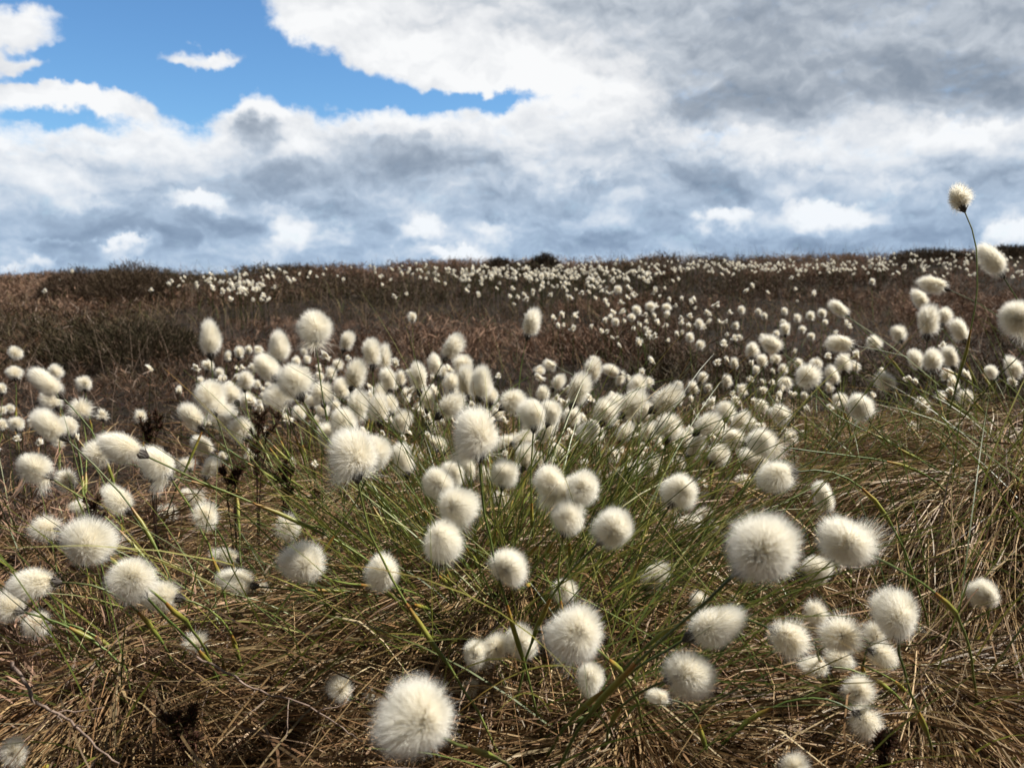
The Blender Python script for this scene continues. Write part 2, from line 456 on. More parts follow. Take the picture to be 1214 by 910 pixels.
def tuft(shape, n, width, seed, mess=0.0, wind=0.0, fringe=0):
    """Base at the origin, axis +Z, mean diameter about 1. Thin tapering fibres rooted on a small core."""
    r = np.random.default_rng(seed)
    if shape == 'b':   rx, rz, cz = 0.47, 0.53, 0.47
    elif shape == 'o': rx, rz, cz = 0.41, 0.66, 0.58
    else:              rx, rz, cz = 0.50, 0.50, 0.42
    ncl = max(14, n // 14)
    u = r.uniform({'b': -0.74, 'o': -0.58, 'r': -0.9}[shape], 1, ncl); a = r.uniform(0, 2 * PI, ncl)
    if shape == 'r': u = np.where(r.random(ncl) < 0.25, r.uniform(-1, -0.4, ncl), u)
    s = np.sqrt(1 - u * u)
    cd = np.stack([s * np.cos(a), s * np.sin(a), u], -1)
    clen = r.uniform(0.93, 1.04, ncl)
    if mess: clen *= r.uniform(1 - mess, 1 + 0.3 * mess, ncl)
    k = r.integers(0, ncl, n)
    d = norm(cd[k] + r.normal(0, 0.24 + 0.1 * mess, (n, 3)))
    ln = clen[k] * (1 - 0.42 * r.random(n) ** 2.4) * 1.02
    fly = r.random(n) < 0.06
    ln = np.where(fly, ln * r.uniform(1.03, 1.16, n), ln)
    # lumpy outline
    lump = 1 + 0.10 * np.sin(2 * np.arctan2(d[:, 1], d[:, 0]) + seed * 2.1) * np.sqrt(1 - d[:, 2] ** 2) + 0.06 * np.sin(3 * np.arctan2(d[:, 1], d[:, 0]) + seed) * np.sqrt(1 - d[:, 2] ** 2) + 0.05 * np.sin(5 * d[:, 2] + seed * 1.7)
    tip = np.stack([d[:, 0] * rx, d[:, 1] * rx, d[:, 2] * rz], -1) * (ln * lump)[:, None]
    tip[:, 2] += cz
    if wind:
        tip[:, 0] += wind * (0.4 + 0.6 * np.clip(tip[:, 2], 0, 1)) * r.uniform(0.6, 1.2, n)
    # root: low on the core for the fibres that point down, high for those that point up
    uz = np.clip((d[:, 2] + 1) / 2, 0, 1)
    root = np.stack([d[:, 0] * 0.055, d[:, 1] * 0.055, 0.05 + 0.34 * uz ** 0.8 + r.normal(0, 0.02, n)], -1)
    mid = root * 0.45 + tip * 0.55
    mid[:, :2] *= 0.88
    mid[:, 2] += (0.22 if shape != 'r' else 0.07) * (1.1 - uz) + 0.02
    mid[:, :2] += r.normal(0, 0.02 + 0.03 * mess, (n, 2))
    sw = r.normal(0, 0.028 + 0.06 * mess, (ncl, 3)); tip = tip + sw[k] * np.array([1, 1, 0.6])          # locks blown a little askew
    mid = mid + np.array([0.05 * math.sin(seed * 2.3), 0.05 * math.cos(seed * 1.1), 0.03])
    if fringe:                                                    # loose long hairs hanging from the base on one side
        q = r.permutation(n)[:fringe]; fa = r.normal(0.0, 0.75, fringe); fl = r.uniform(0.35, 0.72, fringe)
        root[q] = np.stack([np.cos(fa) * 0.06, np.sin(fa) * 0.06, r.uniform(0.03, 0.15, fringe)], -1)
        tip[q] = np.stack([np.cos(fa) * fl, np.sin(fa) * fl, r.normal(0.0, 0.10, fringe) - 0.10 * fl], -1)
        mid[q] = 0.5 * (root[q] + tip[q]) + np.stack([r.normal(0, 0.05, fringe), r.normal(0, 0.05, fringe), r.uniform(0.02, 0.2, fringe)], -1)
    S = 4
    t = np.linspace(0, 1, S)
    P = ((1 - t) ** 2)[None, :, None] * root[:, None] + (2 * t * (1 - t))[None, :, None] * mid[:, None] + (t ** 2)[None, :, None] * tip[:, None]
    wd = width * np.array([0.75, 1.0, 0.75, 0.08])[None, :] * r.uniform(0.7, 1.2, n)[:, None]
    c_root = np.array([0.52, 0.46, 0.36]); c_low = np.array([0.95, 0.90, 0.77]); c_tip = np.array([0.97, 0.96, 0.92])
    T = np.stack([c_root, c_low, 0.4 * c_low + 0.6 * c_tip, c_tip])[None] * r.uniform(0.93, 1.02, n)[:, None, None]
    side = r.normal(size=(n, 3))
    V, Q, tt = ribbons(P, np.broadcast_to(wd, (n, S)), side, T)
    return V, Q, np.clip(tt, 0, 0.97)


def bract_mesh():
    V, Q = [], []
    n0 = 0
    prof = [(-0.06, 0.03), (0.0, 0.07), (0.07, 0.11), (0.16, 0.115), (0.28, 0.07), (0.36, 0.012)]
    v, q = tube([(0, 0, z) for z, _ in prof], [r for _, r in prof], 8); V.append(v); Q.append(q); n0 += len(v)
    for k in range(9):                                            # pointed scales round the base
        a = k * 2 * PI / 9 + 0.3; l = 0.16 + 0.06 * ((k * 7) % 5) / 5
        ca, sa = math.cos(a), math.sin(a)
        ts = (0, 0.35, 0.7, 1.0); wd = (0.05, 0.065, 0.045, 0.004)
        vv = []
        for t, w in zip(ts, wd):
            rr = 0.06 + 0.15 * t ** 1.3 * (1.2 if k % 2 else 0.8); z = -0.01 + l * t
            for sgn in (-1, 1): vv.append((ca * rr - sgn * sa * w / 2, sa * rr + sgn * ca * w / 2, z))
        V.append(np.array(vv)); Q.append(np.array([(2 * i, 2 * i + 1, 2 * i + 3, 2 * i + 2) for i in range(3)]) + n0); n0 += 8
    return mesh_np('bract_cup', np.concatenate(V), np.concatenate(Q), None, None, (M_BRACT,))


def tuft_mesh(*a, **k):
    V, Q, T = tuft(*a, **k)
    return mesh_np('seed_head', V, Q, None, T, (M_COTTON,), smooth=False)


TUFTS = {
    'big': {'b': [tuft_mesh('b', 11500, 0.0055, s, 0.06, w, f) for s, w, f in ((1, 0.04, 0), (2, 0.14, 420), (3, -0.12, 0), (33, 0.10, 700), (34, -0.05, 200), (35, 0.12, 60), (36, -0.05, 0), (37, 0.20, 90))],
            'o': [tuft_mesh('o', 10500, 0.0055, s, 0.06, w) for s, w in ((4, 0.14), (5, -0.12), (6, 0.04), (41, 0.18), (42, -0.14))],
            'r': [tuft_mesh('r', 5200, 0.006, s, 0.32, w) for s, w in ((7, 0.1), (8, -0.1), (9, 0.02))]},
    'mid': {'b': [tuft_mesh('b', 3400, 0.011, s, 0.08, w) for s, w in ((11, 0.05), (12, 0.14), (13, -0.12), (45, 0.09), (46, -0.16))],
            'o': [tuft_mesh('o', 3200, 0.011, s, 0.08, w) for s, w in ((14, 0.1), (15, -0.1), (16, 0.03), (43, 0.14), (44, -0.05))],
            'r': [tuft_mesh('r', 1800, 0.011, s, 0.34, w) for s, w in ((17, 0.1), (18, -0.1))]},
    'small': {'b': [tuft_mesh('b', 800, 0.027, s, 0.12, w) for s, w in ((21, 0.0), (22, 0.1), (23, -0.08))],
              'o': [tuft_mesh('o', 760, 0.027, s, 0.12, w) for s, w in ((24, 0.08), (25, -0.06))],
              'r': [tuft_mesh('r', 460, 0.027, s, 0.34, w) for s, w in ((27, 0.1), (28, -0.1))]},
}
CZ = {'b': 0.48, 'o': 0.58, 'r': 0.46}
BRACT = bract_mesh()


def bezier(p0, p1, p2, p3, n):
    t = np.linspace(0, 1, n)[:, None]
    return (1 - t) ** 3 * p0 + 3 * t * (1 - t) ** 2 * p1 + 3 * t * t * (1 - t) * p2 + t ** 3 * p3


STEM_G = [np.array(c) for c in ((0.12, 0.17, 0.04), (0.085, 0.13, 0.03), (0.17, 0.21, 0.05), (0.10, 0.12, 0.035))]


def stem_mesh(path, r0, r1, r):
    n = len(path); t = np.linspace(0, 1, n)
    V, Q = tube(path, r0 + (r1 - r0) * t, 6)
    g = STEM_G[r.integers(0, len(STEM_G))]
    base = np.array([0.13, 0.10, 0.04]); tip = g * np.array([0.55, 0.5, 0.6])
    c = np.where((t < 0.3)[:, None], base + (g - base) * (t / 0.3)[:, None], g + (tip - g) * sstep(0.85, 1.0, t)[:, None])
    return mesh_np('stem', V, Q, None, np.repeat(c, 6, axis=0), (M_STEM,))


def sheath_mesh(path, i0, i1, rad, r):
    seg = path[i0:i1]; n = len(seg); t = np.linspace(0, 1, n)
    prof = rad * (1.0 + 1.1 * np.sin(PI * np.clip(t, 0, 1)) ** 0.8) + 0.0001
    V, Q = tube(seg, prof, 6)
    c0 = np.array([0.10, 0.15, 0.03]); c1 = np.array([0.26, 0.27, 0.05]); c2 = np.array([0.30, 0.13, 0.03])
    c = np.where((t < 0.6)[:, None], c0 + (c1 - c0) * (t / 0.6)[:, None], c1 + (c2 - c1) * ((t - 0.6) / 0.4)[:, None])
    return mesh_np('sheath', V, Q, None, np.repeat(c, 6, axis=0), (M_STEM,))


def place(row, idx):
    """Find where the head with this centre and width in the photograph stands: its distance follows from its size and from the
    height at which the heads stand over the moor."""
    px, py, d, ang, tilt, shp = row[:6]
    rv = ray(px, py)
    zs = F0 * 0.034 / d
    # distance at which this line of sight is 0.22 m over the ground
    zz = np.linspace(0.3, 9.5, 700)
    pts = CAMP + rv * zz[:, None]
    hh = pts[:, 2] - ground(pts[:, 0], pts[:, 1])
    cand = np.where(hh < 0.20)[0]
    zp = zz[cand[0]] if len(cand) else zs
    low = np.where(hh < (0.085 if d > 24 else 0.06))[0]
    zmax = zz[low[0]] if len(low) else 9.0
    z = zs ** 0.72 * zp ** 0.28
    z = min(z, zmax, F0 * 0.05 / d)
    return CAMP + rv * z, z


RNG = np.random.default_rng(5)
VARIANT = {(1006, 646): 3, (567, 515): 1, (372, 390): 4, (904, 650): 0, (498, 850): 2, (106, 646): 5, (687, 751): 3}
SPIN = {}
STRAIGHT = {(1138, 239): 0.12, (489, 378): 0.3, (629, 386): 0.7}


def make_head(row, idx):
    px, py, d, ang, tilt, shp = row[:6]
    C, z = place(row, idx)
    D = d * z / F0
    t = math.radians(min(tilt, 58)); an = math.radians(ang)
    a = math.cos(t) * (math.cos(an) * CR + math.sin(an) * CU) - math.sin(t) * CF
    a = a / np.linalg.norm(a)
    base = C - a * D * CZ[shp]
    gb = gz(base[0], base[1])
    hgt = max(base[2] - gb, 0.03)
    # the stem roots behind the head, away from the side the head leans to, drawn towards the nearest tussock
    lean = -a[:2] * hgt * STRAIGHT.get((px, py), 1.0)
    root = base[:2] + lean + RNG.normal(0, 0.02, 2)
    ds = [(math.hypot(root[0] - T[0], root[1] - T[1]), T) for T in TUSS]
    dd, T = min(ds, key=lambda q: q[0])
    if dd < 0.35 and hgt < 0.36: root = root + (np.array(T[:2]) - root) * 0.4
    root3 = np.array([root[0], root[1], gz(root[0], root[1]) - 0.005])
    L = np.linalg.norm(base - root3)
    up = np.array([0, 0, 1.0])
    path = bezier(root3, root3 + L * 0.38 * norm(up + 0.6 * (base - root3) / L), base - a * L * 0.36, base, 15)
    path[1:-1, :2] += RNG.normal(0, 0.0004, (13, 2))
    gp = ground(path[:, 0], path[:, 1]) + 0.003
    path[1:, 2] = np.maximum(path[1:, 2], gp[1:])
    path[-1] = base
    o = bpy.data.objects.new('cotton_grass_plant', None); COL.objects.link(o)
    o.empty_display_size = 0.02
    o.location = root3
    size = 'big' if d >= 34 else 'mid' if d >= 17 else 'small'
    var = TUFTS[size][shp]
    pick = VARIANT.get((px, py), int(RNG.integers(0, len(var))))
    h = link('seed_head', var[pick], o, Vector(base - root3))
    q = Vector((0, 0, 1)).rotation_difference(Vector(a)) @ Quaternion((0, 0, 1), SPIN.get((px, py), RNG.uniform(0, 2 * PI)))
    h.rotation_mode = 'QUATERNION'; h.rotation_quaternion = q
    k = D * RNG.uniform(0.99, 1.05) * (1.15 if d < 34 else 1.02)
    v = 0.45 if d >= 44 else 1.0
    h.scale = (k * (1 - v * RNG.uniform(-0.05, 0.14)), k * (1 - v * RNG.uniform(-0.05, 0.1)), k * (1 + v * RNG.uniform(-0.05, 0.12)))
    rs = 0.0009
    st = link('stem', stem_mesh(path - root3, rs * 1.25, rs * 0.95, RNG), o)
    if d >= 14:
        link('bract_cup', BRACT, h)
    if d >= 17:
        i0 = int(RNG.integers(5, 8))
        link('sheath', sheath_mesh(path - root3, i0, i0 + 4, rs * 1.15, RNG), st)
    return o
# ------------------------------------------------------------------ the heads that show largest: centre x, y and width in the photograph's pixels, direction from base to tip, tilt towards the viewer, shape
HEADS = [
    (498, 850, 96, 100, 55, 'b', 'biggest cream cotton head at the very bottom, soft and round over dry straw', 'the big round head at the very bottom'),
    (904, 650, 97, 55, 30, 'b', 'huge round cream cotton head with dark base, hanging beside a smaller fluffy one', 'the huge round head on the right'),
    (567, 515, 66, 92, 15, 'b', 'large upright cotton head with windblown lower fringe above the middle of the crowd', 'the large upright head in the middle'),
    (1006, 646, 68, 155, 25, 'b', 'fluffy white cotton head trailing long loose hairs from its base on one side', 'the head with trailing loose hairs'),
    (687, 751, 73, 120, 68, 'b', 'round shaggy white cotton head facing the viewer above a smaller one', 'the round shaggy head facing the viewer'),
    (420, 540, 64, 95, 12, 'b', 'large white cotton head on a straight dark green stem, a second head peeping out behind', 'the large head on a dark straight stem'),
    (446, 536, 44, 70, 5, 'b', 'cotton head mostly hidden behind the large head on a dark straight stem', None),
    (842, 740, 60, 35, 12, 'o', 'silky brush shaped cotton head leaning over a rounder head just below it', 'the leaning silky brush head'),
    (828, 712, 34, 100, 10, 'r', 'wispy white tuft poking up behind the leaning silky brush head', None),
    (811, 797, 60, 40, 35, 'b', 'round silvery cotton head tucked under a leaning silky brush head', 'the round silvery head under the brush'),
    (1063, 733, 60, 105, 20, 'b', 'rounded cream cotton head topping a huddle of ragged tufts', 'the cream head topping the huddle'),
    (940, 756, 56, -20, 25, 'r', 'ragged cotton head spreading like a fan from a dark spiky base', 'the ragged fan shaped head'),
    (1000, 752, 56, 80, 65, 'r', 'ragged cotton head with dark eye in the middle of the huddle', 'the ragged head with a dark eye'),
    (1048, 778, 38, -25, 15, 'r', 'small drooping cotton tuft under the cream head that tops the huddle', None),
    (1040, 752, 30, 60, 10, 'r', 'white wisp squeezed between a cream rounded head and a ragged one', None),
    (965, 676, 35, 25, 15, 'b', 'small pale cotton head touching the lower edge of the head with trailing hairs', None),
    (968, 727, 36, 150, 20, 'r', 'small loose tuft above and between two ragged cotton heads', None),
    (1000, 782, 32, 160, 20, 'b', 'soft cream tuft half hidden below the ragged head with dark eye', None),
    (970, 790, 28, 175, 10, 'o', 'narrow white tuft lying under a green stem below the huddle', None),
    (1018, 816, 42, 85, 25, 'r', 'upper of two torn looking cotton tufts hanging one over the other', 'the upper torn tuft'),
    (1030, 856, 44, -35, 10, 'r', 'lower of two torn looking cotton tufts, beside a dark heather sprig', 'the lower torn tuft by the sprig'),
    (977, 590, 35, 115, 25, 'o', 'yellowish cotton head with brown base standing above the head with trailing hairs', 'the yellowish head with brown base'),
    (728, 628, 54, 45, 20, 'b', 'squat wide cotton head with dark lower corner, next to green leaning stems', 'the squat wide head by green stems'),
    (674, 615, 46, 75, 10, 'b', 'cotton head on dark neck at the bottom of a three head bunch', 'the lowest head of the bunch of three'),
    (655, 572, 42, 110, 20, 'b', 'pale cotton head forming one shoulder of a dense bunch over a dark necked head', None),
    (690, 580, 46, 60, 20, 'b', 'broad cotton head forming the other shoulder of the bunch over a dark necked head', None),
    (672, 586, 42, 85, 30, 'b', 'cream cotton head squeezed in the middle of a dense bunch', None),
    (538, 600, 50, 75, 35, 'b', 'fluffy white middle head of a column of three cotton heads', 'the middle head of the column of three'),
    (520, 573, 42, 100, 25, 'b', 'cream top head of a column of three cotton heads', 'the top head of the column of three'),
    (536, 562, 36, 80, 20, 'b', 'cotton head peeping over the top of a column of three', None),
    (523, 638, 52, 70, 50, 'b', 'smooth cream bottom head of a column of three cotton heads', 'the bottom head of the column of three'),
    (600, 672, 54, 110, 55, 'o', 'oval cotton head with grey eye, standing alone over brown straw', 'the oval head with grey eye'),
    (455, 676, 52, 95, 50, 'o', 'tall oval cream cotton head standing alone beside a round shaggy one', 'the tall oval cream head'),
    (362, 668, 55, 110, 72, 'b', 'round cotton head facing the viewer with a small dark eye', 'the round head with a small dark eye'),
    (403, 815, 36, 95, 45, 'r', 'small shaggy oval tuft over combed dry straw, next to the biggest head', 'the small shaggy oval tuft'),
    (439, 823, 17, 90, 20, 'r', 'tiny grey tuft wedged between a shaggy oval tuft and the biggest head', None),
    (563, 777, 39, 95, 68, 'b', 'small round tuft with yellowish eye ending a row of three', 'the small round tuft ending the row'),
    (589, 768, 38, 80, 55, 'r', 'middle tuft of a low row of three fluffy tufts', None),
    (617, 762, 44, 60, 55, 'b', 'long fluffy tuft ending a low row of three beneath a curved green blade', None),
    (557, 815, 22, 80, 40, 'r', 'tiny spiky grey tuft just below the row of three', None),
    (699, 805, 42, 100, 66, 'b', 'small shaggy cotton head directly below the round shaggy head', 'the small shaggy head below it'),
    (666, 701, 30, 80, 20, 'b', 'small cream tuft just above the round shaggy head', None),
    (774, 689, 33, 40, 15, 'o', 'small lone white tuft on a leaning green stem in open straw', 'the small lone white tuft'),
    (783, 827, 25, 165, 15, 'o', 'tiny white tuft lying on stems below the round silvery head', None),
    (106, 646, 60, 120, 40, 'b', 'large shaggy cotton head with cream shoulder standing near the edge over straw', 'the large shaggy head near the edge'),
    (156, 688, 56, 115, 30, 'b', 'cream rounded cotton head overlapped by a silky one pointing sideways', 'the cream head of the touching pair'),
    (191, 705, 44, 165, 12, 'o', 'silky cotton head pointing sideways in front of a cream rounded one', 'the silky head of the touching pair'),
    (42, 691, 46, 180, 10, 'o', 'brush shaped tuft pointing sideways on a green stem near the edge', 'the sideways brush near the edge'),
    (42, 738, 34, 180, 5, 'r', 'flattened cotton tuft below a sideways brush near the edge', None),
    (6, 720, 42, 160, 15, 'r', 'torn cotton tuft cut by the edge of the photo', 'the torn tuft cut by the edge'),
    (52, 625, 36, 160, 15, 'r', 'star like shaggy tuft beside the large shaggy head near the edge', None),
    (106, 602, 26, 178, 5, 'o', 'flat lying tuft just above the large shaggy head near the edge', None),
    (142, 594, 34, 125, 15, 'o', 'upright shaggy tuft with dark base beyond the large shaggy head', None),
    (198, 610, 22, 105, 20, 'b', 'tiny white tuft between two shaggy tufts in the straw', None),
    (241, 610, 40, 110, 45, 'r', 'shaggy star shaped tuft with grey eye on the slope', 'the shaggy star shaped tuft'),
    (226, 592, 18, 130, 10, 'o', 'tiny tuft at the upper shoulder of a shaggy star shaped one', None),
    (342, 624, 34, 100, 35, 'r', 'shaggy tuft with dark spotted middle above the round head with small dark eye', None),
    (272, 661, 25, 165, 10, 'o', 'lying pale tuft above a flattened one caught under a green stem', None),
    (283, 692, 38, 170, 8, 'o', 'flattened white tuft caught under a curved green stem', 'the flattened tuft under a curved stem'),
    (311, 698, 19, 100, 10, 'r', 'torn white scrap beside the flattened tuft under a curved stem', None),
    (233, 764, 28, 150, 20, 'r', 'lone small tuft with grey base hanging over dark straw', None),
    (13, 890, 42, 95, 30, 'r', 'grey shaggy tuft in the bottom corner', None),
    (1168, 703, 38, 110, 15, 'b', 'lone half sunken white tuft crossed by a green blade', 'the lone half sunken tuft'),
    (942, 908, 40, 90, 30, 'r', 'tuft cut by the bottom of the photo under thin stems', None),
    (44, 557, 40, 145, 12, 'b', 'cotton head bowing on a green stem with loose hairs hanging below', 'the bowing head with hairs below'),
    (190, 550, 44, 120, 15, 'b', 'cotton head hanging just under the bulky bent one', None),
    (147, 527, 50, 150, 10, 'o', 'bulky cotton head bent over sideways on a green stem', 'the bulky bent head'),
    (122, 540, 32, 160, 10, 'b', 'pale tuft peeping out below the bulky bent head', None),
    (79, 567, 30, 110, 15, 'r', 'ragged pale tuft behind dark heather twigs', None),
    (60, 505, 42, 135, 12, 'o', 'cotton head with dark base leaning outward beside a smaller pale one', 'the outward leaning head with dark base'),
    (82, 508, 24, 110, 5, 'b', 'pale tuft just behind the outward leaning head with dark base', None),
    (58, 457, 36, 135, 8, 'o', 'wedge shaped cotton head leaning outward on a long bare green stem', 'the wedge shaped leaning head'),
    (247, 404, 37, 96, 8, 'o', 'upright cotton head standing highest over brown heather', 'the upright head over brown heather'),
    (328, 413, 35, 93, 8, 'o', 'neat egg shaped cotton head in front of a blurred bigger one', 'the neat egg shaped head'),
    (372, 390, 45, 95, 8, 'b', 'tall round cotton head with drooping fringe against brown heather', 'the tall head with drooping fringe'),
    (317, 437, 36, 130, 5, 'b', 'pale head half hidden behind the neat egg shaped head', None),
    (349, 455, 44, 115, 8, 'b', 'creamy head with dark neck just below the neat egg shaped head', None),
    (332, 468, 36, 130, 5, 'b', 'soft pale head crossed by the stem of the neat egg shaped head', None),
    (629, 386, 29, 75, 5, 'o', 'upright cotton head alone on a tall stem against brown heather', 'the lone upright head on a tall stem'),
    (489, 378, 13, 90, 5, 'b', 'tiny cotton head alone on a thin stem against brown heather', None),
    (1138, 239, 30, 97, -28, 'b', 'cotton head on a long straight stem, alone against the sky', 'the head alone against the sky'),
    (1178, 310, 38, 125, 5, 'o', 'large cotton head overlapping the horizon beside the tall lone stem', 'the large head on the horizon'),
    (1207, 378, 44, 150, 5, 'b', 'large soft cotton head cut by the edge, crossed by a stem', 'the soft head cut by the edge'),
    (1111, 338, 27, 160, 5, 'o', 'cotton head on a long arching stem just below the horizon', 'the head on an arching stem'),
    (1100, 386, 29, 90, 5, 'o', 'egg shaped cotton head standing in front of its twin on a straight stem', 'the egg shaped head with a twin'),
    (999, 407, 29, 170, 5, 'o', 'teardrop cotton head lying sideways on a long thin stem', 'the sideways teardrop head'),
    (998, 368, 20, 140, 5, 'o', 'small fan shaped head above the sideways teardrop head', None),
    (1021, 483, 34, 125, 12, 'b', 'shaggy cotton head with stray curls over leaning green grass', 'the shaggy head with stray curls'),
    (957, 449, 31, 120, 8, 'b', 'round cotton head leading a tangle of small heads', 'the round head in the tangle'),
    (921, 564, 44, 190, 8, 'o', 'long silky cotton head stretched sideways from a bent stem', 'the long silky sideways head'),
    (905, 526, 38, 170, 8, 'b', 'broad silky cotton head sweeping sideways above another', 'the broad sweeping head'),
    (805, 583, 44, 60, 12, 'b', 'bright shaggy cotton head above two small tufts at mid height', 'the bright shaggy head at mid height'),
]
